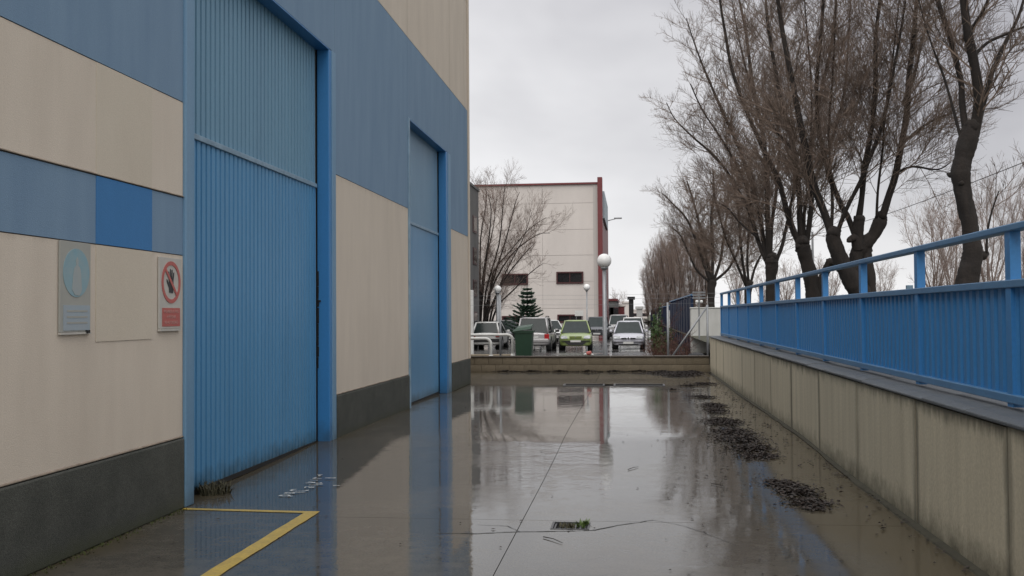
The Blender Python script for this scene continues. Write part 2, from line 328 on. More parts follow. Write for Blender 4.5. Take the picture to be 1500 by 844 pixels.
def text_mesh(txt, size, name, m, spacing=1.0, extrude=.001):
    cu = bpy.data.curves.new('lettering', 'FONT'); cu.body = txt; cu.size = size; cu.align_x = 'CENTER'; cu.align_y = 'CENTER'
    cu.extrude = extrude; cu.space_character = spacing; cu.resolution_u = 3
    o = bpy.data.objects.new('lettering', cu); COL.objects.link(o)
    me = bpy.data.meshes.new_from_object(o.evaluated_get(bpy.context.evaluated_depsgraph_get()))
    bpy.data.objects.remove(o); bpy.data.curves.remove(cu)
    me.name = name; me.materials.clear(); me.materials.append(m); return me

# ================================================================== GROUND
XL, XR = -3.76, 2.11         # faces of the hall and of the retaining wall
YW = 28.5                    # low block wall that closes the yard
def sheet(name, x0, x1, y0, y1, z, m, holes=()):
    xs = sorted({x0, x1} | {h[0] for h in holes} | {h[1] for h in holes}); ys = sorted({y0, y1} | {h[2] for h in holes} | {h[3] for h in holes})
    b = MB()
    for i in range(len(xs) - 1):
        for j in range(len(ys) - 1):
            cx, cy = (xs[i] + xs[i + 1]) / 2, (ys[j] + ys[j + 1]) / 2
            if any(h[0] < cx < h[1] and h[2] < cy < h[3] for h in holes): continue
            b.poly([(xs[i], ys[j], z), (xs[i + 1], ys[j], z), (xs[i + 1], ys[j + 1], z), (xs[i], ys[j + 1], z)])
    o = b.build(name, m); return tag(o, kind='structure')
# yard slabs with real, recessed joints: a dark bed 12 mm down shows in the joints
JX, JY = -.86, 7.98
DR = (-.62, -.33, 7.66, 7.93)           # gully
GR1 = (-1.55, -.62, 22.9, 23.5); GR2 = (-.42, .72, 22.9, 23.5)
bed = sheet('yard_bed', -14, 2.3, -12, YW, -.03, M['hole'])
yard = empty('yard_paving', (0, 0, 0)); yard['kind'] = 'structure'
jw = .003
ys = [-12, 1.9, JY, 14.1, 20.3, YW]; xs = [-14, XL - .2, JX, 2.3]
SLP = .0235
def gz(y):          # the slabs rise by about four centimetres away from the gully, then fall again to the channel
    if y < 9.3: return 0.0
    if y < 12.5: return SLP * (y - 9.3) ** 2 / 6.4
    z1 = SLP * 3.2 / 2
    if y < 13.4: t = y - 12.5; return z1 + SLP * t - SLP * t * t / 1.8
    z2 = z1 + SLP * .45
    if y < 22: t = (y - 13.4) / 8.6; return z2 * (1 + math.cos(math.pi * t)) / 2
    return 0.0
for i in range(3):
    for j in range(5):
        x0, x1, y0, y1 = xs[i] + jw, xs[i + 1] - jw, ys[j] + jw, ys[j + 1] - jw
        hs = [h for h in (DR, GR1, GR2) if x0 < (h[0] + h[1]) / 2 < x1 and y0 < (h[2] + h[3]) / 2 < y1]
        gx = sorted({x0, x1} | {v for h in hs for v in h[:2] if x0 < v < x1}); gy = {y0, y1} | {v for h in hs for v in h[2:]}
        if 0 < y0 < 22: gy |= {y0 + k * .2 for k in range(1, int((y1 - y0) / .2)) }
        gy = sorted(gy); b = MB(); nx = len(gx)
        for y in gy: b.v += [(x, y, gz(y)) for x in gx]
        for c in range(len(gy) - 1):
            for a in range(nx - 1):
                cx, cy = (gx[a] + gx[a + 1]) / 2, (gy[c] + gy[c + 1]) / 2
                if any(h[0] < cx < h[1] and h[2] < cy < h[3] for h in (DR, GR1, GR2)): continue
                q = c * nx + a; b.f.append((q, q + 1, q + 1 + nx, q + nx))
        n0 = len(b.f)
        for xx in (x0, x1):
            for c in range(len(gy) - 1): b.poly([(xx, gy[c], -.03), (xx, gy[c + 1], -.03), (xx, gy[c + 1], gz(gy[c + 1])), (xx, gy[c], gz(gy[c]))])
        for yy in (y0, y1): b.poly([(x0, yy, -.03), (x1, yy, -.03), (x1, yy, gz(yy)), (x0, yy, gz(yy))])
        o = b.build('concrete_slab', M['ground'], yard, fix=False)
        o.data.polygons.foreach_set('use_smooth', [k < n0 for k in range(len(b.f))])
sheet('car_park', -80, 2.55, YW + .3, 400, -.2, M['asph'])
sheet('street_ground', 2.55, 400, -12, 400, .6, M['verge'])
sheet('land', -1500, 1500, -300, 3000, -.35, M['verge'])

# crack lines: thin dark slivers that lie in the film of water
def crack(pts, w=.006):
    b = MB()
    P = []
    for i in range(len(pts) - 1):
        a, c = Vector(pts[i]), Vector(pts[i + 1]); n = max(2, int((c - a).length / .06))
        for k in range(n): q = a.lerp(c, k / n); P.append(Vector((q.x + U(-.006, .006), q.y + U(-.006, .006))))
    P.append(Vector(pts[-1]))
    for i in range(len(P) - 1):
        a, c = P[i], P[i + 1]; d = (c - a).normalized(); nrm = Vector((-d.y, d.x)) * w * (.4 + .6 * rnd()) * .5
        b.poly([(a.x - nrm.x, a.y - nrm.y, .002), (c.x - nrm.x, c.y - nrm.y, .002), (c.x + nrm.x, c.y + nrm.y, .002), (a.x + nrm.x, a.y + nrm.y, .002)])
    b.build('crack', M['hole'], yard, fix=False)
def G(x, y, z=0):
    d = RC.to_3x3() @ Vector(((x - 750) / 1500, -(y - 422) / 1500, -1)); t = (z - CAM_H) / d.z
    return Vector((d.x * t, d.y * t))
crack([G(640, 781), G(700, 782), G(762, 779), G(800, 779), G(870, 777), G(905, 770), G(957, 762)], .018)
crack([G(957, 762), G(990, 768), G(1030, 780), G(1080, 800)], .006)
crack([G(762, 779), G(745, 771), G(700, 769)], .008)

# ------------------------------------------------------------------ painted markings
b = MB()
yx = -2.60; w = .05
A = G(275, 745); 
L1 = [(-3.73, 8.17, .004), (yx + .02, 8.10, .004), (yx + .02, 8.175, .004), (-3.73, 8.235, .004)]
tag(MB().poly(L1).build('painted_line', M['yellow'], None, fix=False), 'thin yellow line from the big door post across to the long line', 'line', 'yellow floor markings')
def rag(y0, y1, x, hw, z):
    b = MB(); n = 60
    for i in range(n):
        a, c = y0 + (y1 - y0) * i / n, y0 + (y1 - y0) * (i + 1) / n
        if i == 0: la, ra = x - hw, x + hw
        lc, rc = x - hw + U(-.004, .004), x + hw + U(-.005, .005)
        b.poly([(la, a, z), (ra, a, z), (rc, c, z), (lc, c, z)]); la, ra = lc, rc
    return b
tag(rag(.5, 8.17, yx, .058, .006).build('painted_line', M['yellow'], None, fix=False), 'broad yellow line running beside the big door towards the camera', 'line', 'yellow floor markings')
def worn(me, thr, seed):      # chips worn out of thin paint: real gaps
    bm = bmesh.new(); bm.from_mesh(me); bmesh.ops.triangulate(bm, faces=bm.faces[:])
    for _ in range(2): bmesh.ops.subdivide_edges(bm, edges=[e for e in bm.edges if e.calc_length() > .02], cuts=1, use_grid_fill=False)
    bmesh.ops.triangulate(bm, faces=bm.faces[:])
    kill = []
    for f in bm.faces:
        c = f.calc_center_median(); k = mnoise.noise(Vector((c.x * 9 + seed, c.y * 16, 0)))
        if k > thr: kill.append(f)
    bmesh.ops.delete(bm, geom=kill, context='FACES')
    seen, best = set(), []
    for f in bm.faces:
        if f in seen: continue
        st_, isl = [f], []; seen.add(f)
        while st_:
            g = st_.pop(); isl.append(g)
            for e in g.edges:
                for h in e.link_faces:
                    if h not in seen: seen.add(h); st_.append(h)
        if len(isl) > len(best): best = isl
    keep = set(best); bmesh.ops.delete(bm, geom=[f for f in bm.faces if f not in keep], context='FACES'); bm.to_mesh(me); bm.free(); return me
word = empty('stencilled_word', (-3.03, 9.42, .008), 'worn white stencilled lettering on the wet ground before the big door', 'lettering', rz=math.pi / 2)
for i, ch in enumerate('PROHIBIDO'):
    me = text_mesh(ch, .26, 'letter', M['whitepaint'], 1.0, 0); worn(me, .36 - .05 * i, 3.1 + i)
    if len(me.polygons): inst('letter', me, ((i - 4) * .142, 0, 0), word, scale=(.68, 1, 1))
rem = empty('paint_remnant', (G(470, 702).x, G(470, 702).y, 0), 'last white strokes of a second worn stencilled row beyond the lettering', 'lettering')
for (x, y, lx) in ((465, 697, 7), (476, 702, 16), (463, 711, 10), (488, 713, 10), (455, 709, 6), (452, 716, 8)):
    p, q = G(x, y), G(x + lx, y); MB().poly([(p.x, p.y - .015, .012), (q.x, q.y - .015, .012), (q.x, q.y + .015, .012), (p.x, p.y + .015, .012)]).build('paint_stroke', M['whitepaint'], rem, fix=False)


# ================================================================== INDUSTRIAL HALL (left)
hall = empty('industrial_hall', (XL, 8, 0), 'tall cream and blue precast industrial hall with two big blue doors', 'building')
D1 = (8.26, 12.74, 4.97); D2 = (17.05, 21.15, 4.97); HY0, HY1, HZ = -6.0, 23.62, 9.6
Z1, Z2, Z3, Z4, Z5 = .59, 2.12, 2.61, 3.42, 6.36
T = .22; REC = .155
# dark backing behind every joint
def backing():
    b = MB(); x0, x1 = XL - T, XL - .012
    b.box((x0, HY0, 0), (x1, D1[0] - .001, HZ)); b.box((x0, D1[1] + .001, 0), (x1, D2[0] - .001, HZ)); b.box((x0, D2[1] + .001, 0), (x1, HY1 - .01, HZ))
    b.box((x0, D1[0], D1[2] + .002), (x1, D1[1], HZ)); b.box((x0, D2[0], D2[2] + .002), (x1, D2[1], HZ)); return b
backing().build('wall_core', M['seam'], hall)
def panel(y0, y1, z0, z1, m, name, proud=0, g=.004):
    MB().box((XL - .05, y0 + g, z0 + g), (XL + proud, y1 - g, z1 - g)).build(name, M[m], hall)
def column(y0, y1, rows):
    for z0, z1, m in rows: panel(y0, y1, z0, z1, m, 'cream_panel' if m == 'cream' else 'blue_panel')
full = lambda hi: [(Z4, Z5, 'bandblue'), (Z5, 8.9, 'cream'), (8.9, HZ, 'cream')]
for y0, y1 in ((HY0, -.6), (-.6, 3.85), (3.85, D1[0])):
    column(y0, y1, [(Z1, Z2, 'cream'), (Z2, Z3, 'bandblue'), (Z3, Z4, 'cream')] + full(1))
column(D1[1], D2[0], [(Z1, Z4, 'cream')] + full(1))
for D in (D1, D2): column(D[0], D[1], [(D[2] + .005, Z5, 'bandblue'), (Z5, 8.9, 'cream'), (8.9, HZ, 'cream')])
column(D2[1], HY1 - .55, [(Z1, Z4, 'cream')] + full(1))
column(HY1 - .55, HY1 - .16, [(Z1, Z4, 'cream')] + full(1))
MB().box((XL - .3, HY1 - .155, Z1), (XL + .03, HY1, HZ)).build('corner_post', M['cream'], hall, bevel=.01)
for y0, y1 in ((HY0, 2.4), (2.4, D1[0] - .01), (D1[1] + .01, D2[0] - .01), (D2[1] + .01, HY1 + .01)):
    MB().box((XL - .05, y0, 0), (XL + .022, y1, Z1 - .006)).build('plinth', M['plinth'], hall, bevel=.012)
# back, roof and side so the hall is a solid building from elsewhere
MB().box((-22, HY0, 0), (XL - T - .01, HY1 - .02, HZ - .3)).build('hall_body', M['cream'], hall)
MB().box((-22.1, HY0 - .1, HZ - .29), (XL - T + .02, HY1 - .03, HZ - .1)).build('roof', M['bgrey'], hall)
# thin repainted board strip across the band
MB().box((XL - .003, 6.84, 1.43), (XL + .006, 7.69, Z2 - .004)).build('repaint_panel', M['cream_patch'], hall)
MB().box((XL - .003, 6.84, Z2 + .004), (XL + .004, 7.69, Z3 - .004)).build('bright_blue_panel', M['brightblue'], hall)
MB().box((XL - .003, 6.84, Z3 + .004), (XL + .003, 7.69, Z4 - .004)).build('repaint_panel', M['cream_patch'], hall)
# drip ledges: slim lips at the foot of each colour field
def lip(y0, y1, z, m): MB().prism([(XL - .01, z - .014), (XL + .014, z - .010), (XL + .014, z), (XL - .01, z + .012)], 1, y0, y1).v and None
for (y0, y1, z, m) in ((HY0, D1[0], Z3 + .004, 'cream'), (HY0, D1[0], Z1 + .004, 'cream'), (D1[1], D2[0], Z1 + .004, 'cream'), (D2[1], HY1 - .16, Z1 + .004, 'cream')):
    b = MB(); b.v = []; n = 0
    pr = [(XL - .004, z), (XL + .010, z), (XL + .010, z + .005), (XL - .004, z + .014)]
    for yy in (y0 + .003, y1 - .003): b.v += [(u, yy, v) for u, v in pr]
    b.f = [(0, 1, 2, 3), (7, 6, 5, 4), (0, 4, 5, 1), (1, 5, 6, 2), (2, 6, 7, 3), (3, 7, 4, 0)]
    b.build('drip_ledge', M['ledge'], hall)

def door(D, lo, mid, hi, n, lstrip, rstrip, scuff):
    y0, y1, zt = D
    d = MB().box((XL - REC - .06, y0 + .02, .03), (XL - REC - .025, y1 - .02, zt)).build('door', M['seam'], hall)
    def corr(z0, z1, m, name, xoff):
        b = MB(); P = []; p = (y1 - y0 - lstrip * .5 - rstrip * 1.2) / n; ya = y0 + lstrip * .5
        for i in range(n):
            a = ya + i * p
            P += [(a, 0), (a + p * .66, 0), (a + p * .72, -.024), (a + p * .94, -.024)]
        P.append((ya + n * p, 0))
        X0 = XL - REC + xoff
        for i in range(len(P) - 1):
            (a, da), (c, dc) = P[i], P[i + 1]
            b.poly([(X0 + da, a, z0), (X0 + dc, c, z0), (X0 + dc, c, z1), (X0 + da, a, z1)])
        b.build(name, M[m], d, origin=hall.location, fix=False)
    corr(.05, mid - .045, lo, 'lower_leaf', 0); corr(mid + .012, zt - .01, hi, 'upper_leaf', -.006)
    o = MB().box((XL - REC - .02, y0 + .03, mid - .045), (XL - REC + .02, y1 - rstrip * 1.2, mid + .008)).build('middle_rail', M['rail'], d, origin=hall.location, bevel=.006)
    MB().box((XL - REC - .02, y0 + .03, .006), (XL - REC + .008, y1 - rstrip * 1.2, .05)).build('bottom_seal', M['black'], d, origin=hall.location)
    # posts: painted channel with a pale front face
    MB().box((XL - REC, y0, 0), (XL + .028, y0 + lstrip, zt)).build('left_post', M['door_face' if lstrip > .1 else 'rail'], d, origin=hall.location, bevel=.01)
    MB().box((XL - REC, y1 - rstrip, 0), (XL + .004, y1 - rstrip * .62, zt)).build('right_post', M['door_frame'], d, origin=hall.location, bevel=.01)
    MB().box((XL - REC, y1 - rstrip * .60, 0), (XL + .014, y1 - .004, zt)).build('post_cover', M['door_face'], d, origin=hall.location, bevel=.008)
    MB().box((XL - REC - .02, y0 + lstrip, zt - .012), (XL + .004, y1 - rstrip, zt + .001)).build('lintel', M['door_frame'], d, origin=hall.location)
    if scuff:
        b = MB(); y = y1 - rstrip - .012
        zz = .95
        while zz < 2.15:
            h = U(.05, .2); b.box((XL - REC + .005, y - U(.0, .006), zz), (XL - REC + .014 + U(0, .012), y + .008, zz + h)); zz += h * U(.97, 1.1)
        b.box((XL - REC + .01, y - .01, 1.78), (XL - REC + .05, y + .01, 1.80))
        b.build('torn_seal', M['black'], d, origin=hall.location)
    return d
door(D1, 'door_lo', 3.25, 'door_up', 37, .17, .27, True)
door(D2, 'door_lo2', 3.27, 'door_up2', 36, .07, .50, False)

# ------------------------------------------------------------------ signs on the hall
def wall_disc(cy, cz, r, x0, x1, n=40, hole=0):
    b = MB()
    if not hole: b.prism([(cy + r * math.cos(2 * math.pi * i / n), cz + r * math.sin(2 * math.pi * i / n)) for i in range(n)], 0, x0, x1)
    else:
        for i in range(n):
            a, c = 2 * math.pi * i / n, 2 * math.pi * (i + 1) / n
            q = [(r * math.cos(a), r * math.sin(a)), (r * math.cos(c), r * math.sin(c)), (hole * math.cos(c), hole * math.sin(c)), (hole * math.cos(a), hole * math.sin(a))]
            b.prism([(cy + u, cz + v) for u, v in q], 0, x0, x1)
    return b
ROTW = (math.pi / 2, 0, math.pi / 2)
s1 = empty('faded_sign', (XL, 6.55, 1.5), 'sun-bleached sign with pale blue disc and figure on cream wall', 'sign')
MB().box((XL + .004, 6.36, 1.505), (XL + .016, 6.745, 2.115)).build('plate', M['sign_f'], s1, bevel=.002)
MB().box((XL + .004, 6.36, 1.488), (XL + .022, 6.745, 1.503)).build('bottom_rail', M['sign_w'], s1)
wall_disc(6.56, 1.905, .165, XL + .0165, XL + .019).build('blue_disc', M['sign_fb'], s1)
fig = [(-.028, -.135), (-.065, -.10), (-.05, .0), (-.038, .045), (-.012, .068), (-.018, .10), (0, .125), (.018, .10), (.012, .068), (.04, .045), (.05, 0), (.06, -.10), (.03, -.14)]
MB().prism([(6.565 + u, 1.89 + v) for u, v in fig], 0, XL + .0195, XL + .021).build('figure', M['sign_ff'], s1)
MB().box((XL + .0165, 6.40, 1.515), (XL + .019, 6.735, 1.685)).build('label_field', M['sign_fl'], s1)
b = MB()
for z in (1.64, 1.60, 1.56): b.box((XL + .0195, 6.44, z), (XL + .0205, 6.70, z + .012))
b.build('faded_lettering', M['sign_f'], s1)
b = MB().box((XL + .01, 6.68, 1.495), (XL + .035, 6.71, 1.515)).build('screw', M['black'], s1)
s2 = empty('prohibition_sign', (XL, 8.0, 1.5), 'prohibition sign with red ring over black hand beside the big door', 'sign')
MB().box((XL + .004, 7.79, 1.508), (XL + .016, 8.20, 2.085)).build('plate', M['sign_w'], s2, bevel=.002)
MB().box((XL + .004, 7.79, 1.488), (XL + .026, 8.17, 1.506)).build('bottom_rail', M['sign_w'], s2)
cy, cz = 8.0, 1.885
b = MB()
palm = [(-.035, -.085), (-.045, -.03), (-.04, .015), (.04, .02), (.042, -.03), (.032, -.09)]
b.prism([(cy + u, cz + v) for u, v in palm], 0, XL + .0168, XL + .019)
for u0, h, lean in ((-.033, .062, -.012), (-.011, .085, -.002), (.011, .08, .006), (.032, .058, .016)):
    b.prism([(cy + u0 - .0095, cz + .012), (cy + u0 + .0095, cz + .012), (cy + u0 + lean + .008, cz + .018 + h), (cy + u0 + lean, cz + .026 + h), (cy + u0 + lean - .008, cz + .018 + h)], 0, XL + .0168, XL + .0192)
b.prism([(cy - .040, cz - .05), (cy - .078, cz - .002), (cy - .084, cz + .022), (cy - .072, cz + .022), (cy - .040, cz - .012)], 0, XL + .0168, XL + .0191)
b.build('black_hand', M['sign_k'], s2)
wall_disc(cy, cz, .172, XL + .0168, XL + .0205, hole=.140).build('red_ring', M['sign_r'], s2)
q = .146 * .7071; w_ = .014 * .7071
MB().prism([(cy - q - w_, cz + q - w_), (cy - q + w_, cz + q + w_), (cy + q + w_, cz - q + w_), (cy + q - w_, cz - q - w_)], 0, XL + .0195, XL + .0215).build('red_bar', M['sign_r'], s2)
MB().box((XL + .0168, 7.84, 1.525), (XL + .019, 8.165, 1.675)).build('red_field', M['sign_r'], s2)
for i, tx in enumerate(('PROHIBIDO EL PASO', 'A PERSONAL', 'NO AUTORIZADO')):
    me = text_mesh(tx, .034, 'lettering', M['sign_t'], 1.0, .0008)
    inst('lettering', me, (.0202, 0.002, 1.645 - .044 * i - 1.5), s2, ROTW, (.86, 1, 1))

# ================================================================== RETAINING WALL + RAILING (right)
YE = 28.35
rw = empty('retaining_wall', (XR, 16, 0), 'long weathered concrete retaining wall below the blue railing', 'wall')
PY = [-3.0, -.3, 2.0, 4.1, 6.12, 8.02, 10.05, 12.0, 14.05, 16.1, 18.15, 20.2, 22.25, 24.3, 26.35, YE]
for i in range(len(PY) - 1):
    o = MB().box((XR + U(-.004, .004), PY[i] + .010, -.02), (2.50, PY[i + 1] - .010, .94 + U(-.004, .004))).build('wall_panel', M['rwall'], rw)
MB().box((XR + .03, -3, -.03), (2.49, YE - .01, .92)).build('wall_core', M['hole'], rw)
b = MB().box((2.30, -3, .945), (2.52, YE, .972)).build('mortar_bed', M['seam'], rw)
cy0 = -3.0; k = 0
while cy0 < YE - .1:
    c1 = min(cy0 + .98, YE)
    b = MB(); dz = U(-.005, .005)
    b.prism([(XR - .02, .95), (XR - .02, .975 + dz), (XR + .05, .99 + dz), (2.53, 1.005 + dz), (2.53, .95)], 1, cy0 + .005, c1 - .005)
    b.build('coping_slab', M['coping'], rw, bevel=.008); cy0 = c1
# a crooked dirty ledge of concrete at the foot of the wall
b = MB(); yy = 2.0; px = .10
while yy < YE - .2:
    st = U(.15, .5); nx = .055 + .03 * mnoise.noise(Vector((yy * .9, 3, 0))) + U(-.008, .008)
    b.poly([(XR + .01, yy, gz(yy) + .022), (XR - px, yy, gz(yy) + .006), (XR - nx, yy + st, gz(yy + st) + .006), (XR + .01, yy + st, gz(yy + st) + .022)]); b.poly([(XR - px, yy, .004), (XR - px - .012, yy, -.002), (XR - nx - .012, yy + st, -.002), (XR - nx, yy + st, .004)])
    yy += st; px = nx
b.build('foot_ledge', M['silt'], rw, fix=False)

FX = 2.34; FB, FM, FT = 1.035, 1.772, 2.09
rl = empty('blue_railing', (FX, 16, 1.0), 'blue steel railing with corrugated infill along the retaining wall', 'railing')
posts = [6.63 + 2.06 * i for i in range(-4, 11)]
post_me = MB().box((-.032, -.045, -.0), (.032, .045, FT - 1.012)).mesh('post'); post_me.materials.append(M['fence'])
for y in posts: inst('post', post_me, (0, y - 16, .012), rl)
lo_y, hi_y = posts[0] - .05, posts[-1] + .05
MB().box((FX - .045, lo_y, FT), (FX + .045, hi_y, FT + .045)).build('top_rail', M['fence_rail'], rl, bevel=.008)
MB().box((FX - .04, lo_y, FM - .028), (FX + .036, hi_y, FM + .022)).build('middle_rail', M['fence_rail'], rl, bevel=.006)
MB().box((FX - .04, lo_y, FB), (FX + .036, hi_y, FB + .055)).build('bottom_rail', M['fence_rail'], rl, bevel=.006)
b = MB(); nb = 14; span = 2.06 - .09; p = span / nb
for i in range(nb):
    a = -span / 2 + i * p; P = [(a, 0), (a + p * .42, 0), (a + p * .60, .016), (a + p * .84, .016), (a + p, 0)]
    for j in range(4): b.poly([(P[j][1], P[j][0], 0), (P[j + 1][1], P[j + 1][0], 0), (P[j + 1][1], P[j + 1][0], FM - FB - .083), (P[j][1], P[j][0], FM - FB - .083)])
pm = b.mesh('corrugated_panel', fix=False); pm.materials.append(M['fence'])
for i in range(len(posts) - 1): inst('corrugated_panel', pm, (-.008, (posts[i] + posts[i + 1]) / 2 - 16, FB + .055 - 1.0), rl)

# ================================================================== LOW BLOCK WALL (end of the yard)
lw = empty('low_block_wall', (-1.5, YW, 0), 'low wall of damp concrete blocks with brown cap closing the yard', 'wall')
MB().box((-9, YW + .01, -.2), (2.1, YW + .19, .40)).build('wall_core', M['mortar'], lw)
bm_ = MB().box((-.193, -.012, 0), (.193, .05, .188)).mesh('block'); bm_.materials.append(M['block'])
for r in range(2):
    x = -7.0 + (.2 if r else 0)
    while x < 1.95:
        inst('block', bm_, (x + .2 + 1.5, U(-.003, .003), .005 + r * .2), lw); x += .4
inst('block', bm_, (2.0 + 1.5, 0, .205), lw, scale=(.5, 1, 1))
x = -9.0
while x < 2.1:
    x1 = min(x + 1.2, 2.1); MB().box((x + .004, YW - .045, .405), (x1 - .004, YW + .235, .445 + U(-.003, .003))).build('cap_stone', M['cap'], lw, bevel=.01); x = x1

# ------------------------------------------------------------------ gully, channel grates
gl = empty('gully', ((DR[0] + DR[1]) / 2, (DR[2] + DR[3]) / 2, 0), 'small square gully with weeds growing through its grate', 'drain')
b = MB(); x0, x1, y0, y1 = DR
for q in (((x0, y0), (x1, y0 + .018)), ((x0, y1 - .018), (x1, y1)), ((x0, y0 + .018), (x0 + .018, y1 - .018)), ((x1 - .018, y0 + .018), (x1, y1 - .018))): b.box((*q[0], -.03), (*q[1], .003))
b.build('frame', M['iron'], gl)
b = MB(); 
for i in range(7): xx = x0 + .03 + i * (x1 - x0 - .06) / 6; b.box((xx - .006, y0 + .018, -.022), (xx + .006, y1 - .018, -.004))
b.build('grate_bars', M['iron'], gl)
def blade(b, p, h, lean, w, az):
    d = Vector((math.cos(az), math.sin(az), 0)); s = Vector((-d.y, d.x, 0)) * w
    p = Vector(p); m_ = p + d * lean * .35 + Vector((0, 0, h * .6)); t = p + d * lean + Vector((0, 0, h))
    b.poly([p - s, p + s, m_ + s * .8, m_ - s * .8]); b.poly([m_ - s * .8, m_ + s * .8, t])
def weed(name, cx, cy, z, n, r, h, m, label, leafy=True):
    b = MB()
    for i in range(n):
        a = U(0, 6.28); rr = r * math.sqrt(rnd()); p = (cx + rr * math.cos(a), cy + rr * math.sin(a) * .8, z)
        blade(b, p, h * U(.4, 1), U(.01, .06) * h / .06, U(.004, .010), U(0, 6.28))
    return tag(b.build(name, m, None, origin=(cx, cy, z), fix=False), label, 'weed')
weed('weed', -.50, 7.76, -.02, 60, .07, .05, M['dryweed'], 'dark weed tuft in the middle of the gully grate')
weed('weed', -.385, 7.86, -.02, 45, .045, .065, M['weed'], 'bright yellow-green weed sprouting at the right end of the gully grate')
p = G(322, 716)
weed('weed', -3.80, 8.95, 0, 220, .17, .13, M['dryweed'], 'scruffy dark weeds at the foot of the big door')
o = empty('channel_drain', (-.4, 23.2, 0), 'long channel drain with two framed openings across the yard', 'drain')
for h in (GR1, GR2):
    b = MB(); x0, x1, y0, y1 = h
    for q in (((x0, y0), (x1, y0 + .05)), ((x0, y1 - .05), (x1, y1)), ((x0, y0 + .05), (x0 + .04, y1 - .05)), ((x1 - .04, y0 + .05), (x1, y1 - .05))): b.box((*q[0], -.03), (*q[1], .012))
    b.build('frame', M['iron'], o)
    MB().box((x0 + .04, y0 + .05, -.03), (x1 - .04, y1 - .05, -.012)).build('flooded_cover', M['ground'], o)
# moss along the foot of the plinth
b = MB()
for i in range(2600):
    y = U(12.9, 17.0) if rnd() < .8 else U(3, 8.2); x = XL + .024 + abs(random.gauss(0, .035)); blade(b, (x, y, 0), U(.004, .016), .008, .006, U(0, 6.28))
tag(b.build('moss', M['moss'], None, origin=(XL, 15, 0), fix=False), 'green moss along the foot of the grey plinth', 'moss', kind='stuff')

# ------------------------------------------------------------------ leaves
def litter(pts, n, label, spread, size=.026, pile=.03):
    """pts: list of (x, y, rx, ry) blobs"""
    b = MB(); wts = [p[2] * p[3] for p in pts]
    for i in range(n):
        cx, cy, rx, ry = random.choices(pts, wts)[0]
        a = U(0, 6.28); r = min(abs(random.gauss(0, .55)), 1.7)
        x, y = cx + rx * r * math.cos(a) + U(-.02, .02), cy + ry * r * math.sin(a)
        if x > XR - .03: x = XR - .03 - U(0, .1)
        z = gz(y) + .004 + max(0, 1 - r) * pile * rnd()
        s = size * U(.5, 1.25); t = Vector((U(-.4, .4), U(-.4, .4), 1)).normalized(); u = t.orthogonal().normalized(); ang = U(0, 6.28)
        v = t.cross(u); u, v = u * math.cos(ang) + v * math.sin(ang), v * math.cos(ang) - u * math.sin(ang)
        c = Vector((x, y, z + s * .35)); k = t * s * U(.1, .5)
        b.poly([c - u * s, c - v * s * .55 + k, c + u * s * 1.1]); b.poly([c - u * s, c + u * s * 1.1, c + v * s * .55 + k])
    o = b.build('leaf_litter', M['leaf'], None, origin=(pts[0][0], pts[0][1], 0), fix=False)
    return tag(o, label, 'leaves', kind='stuff')
def gp(x, y, rx, ry): q = G(x, y); return (q.x, q.y, rx, ry)
litter([gp(1150, 712, .16, .25), gp(1168, 722, .2, .3), gp(1182, 738, .2, .22), gp(1196, 746, .09, .12), gp(1135, 708, .1, .12)], 3000, 'round patch of wet dead leaves nearest the camera', 1, .021, .018)
litter([gp(1045, 597, .2, .5), gp(1050, 606, .17, .5), gp(1060, 624, .26, .6), gp(1075, 640, .25, .5), gp(1085, 650, .28, .5), gp(1100, 662, .26, .35), gp(1120, 672, .16, .2), gp(1105, 672, .2, .2)], 10000, 'long drift of wet dead leaves in the middle of the yard', 1, .022, .025)
litter([gp(1030, 583, .22, .25)], 500, 'small leaf patch just beyond the long drift', 1, .026, .02)
litter([gp(1030, 563, .35, .4), gp(1010, 566, .3, .12), gp(985, 572, .2, .1)], 700, 'thin line of wet leaves near the channel drain', 1, .028, .02)
litter([(1.25, 10 + k * 1.3, .45, .7) for k in range(12)] + [(1.85, 8 + k * 1.6, .12, .8) for k in range(12)], 800, 'thin straggle of single wet leaves between the drifts and the retaining wall', 1, .02, .004)
litter([(x, YW - .15, .5, .10) for x in (-3.5, -2.8, -2.0, -1.2, -.5, .2)] + [(.8, YW - .5, .5, .7), (1.4, YW - .8, .5, 1.0), (1.2, YW - 1.8, .5, .5), (1.6, YW - .4, .3, .3)], 5500, 'brown leaves swept against the low block wall', 1, .03, .05)
b = MB()
for i in range(420):      # single leaves, seeds and chips over the whole yard
    y = 6 + 20 * rnd() ** 1.3; x = U(-3.5, 2.0); x = x if rnd() < .35 else U(.2, 2.05); s = U(.006, .02); a = U(0, 6.28)
    u = Vector((math.cos(a), math.sin(a), 0)) * s; v = Vector((-math.sin(a), math.cos(a), 0)) * s * .5; c = Vector((x, y, gz(y) + .006))
    b.poly([c - u, c - v + Vector((0, 0, .006)), c + u, c + v + Vector((0, 0, .004))])
y = 4.5
while y < 28:
    for k in range(3):
        s = U(.008, .022); c = Vector((XR - .04 - abs(random.gauss(0, .05)), y + U(0, .2), gz(y) + .012)); a = U(0, 6.28); u = Vector((math.cos(a), math.sin(a), .2)) * s; v = Vector((-math.sin(a), math.cos(a), .1)) * s * .6
        b.poly([c - u, c - v, c + u, c + v])
    y += U(.03, .2) * (1 + 2 * max(0, mnoise.noise(Vector((y, 0, 0)))))
tag(b.build('scattered_litter', M['leaf'], None, fix=False), 'single fallen leaves and bits scattered over the wet yard', 'leaves', kind='stuff')
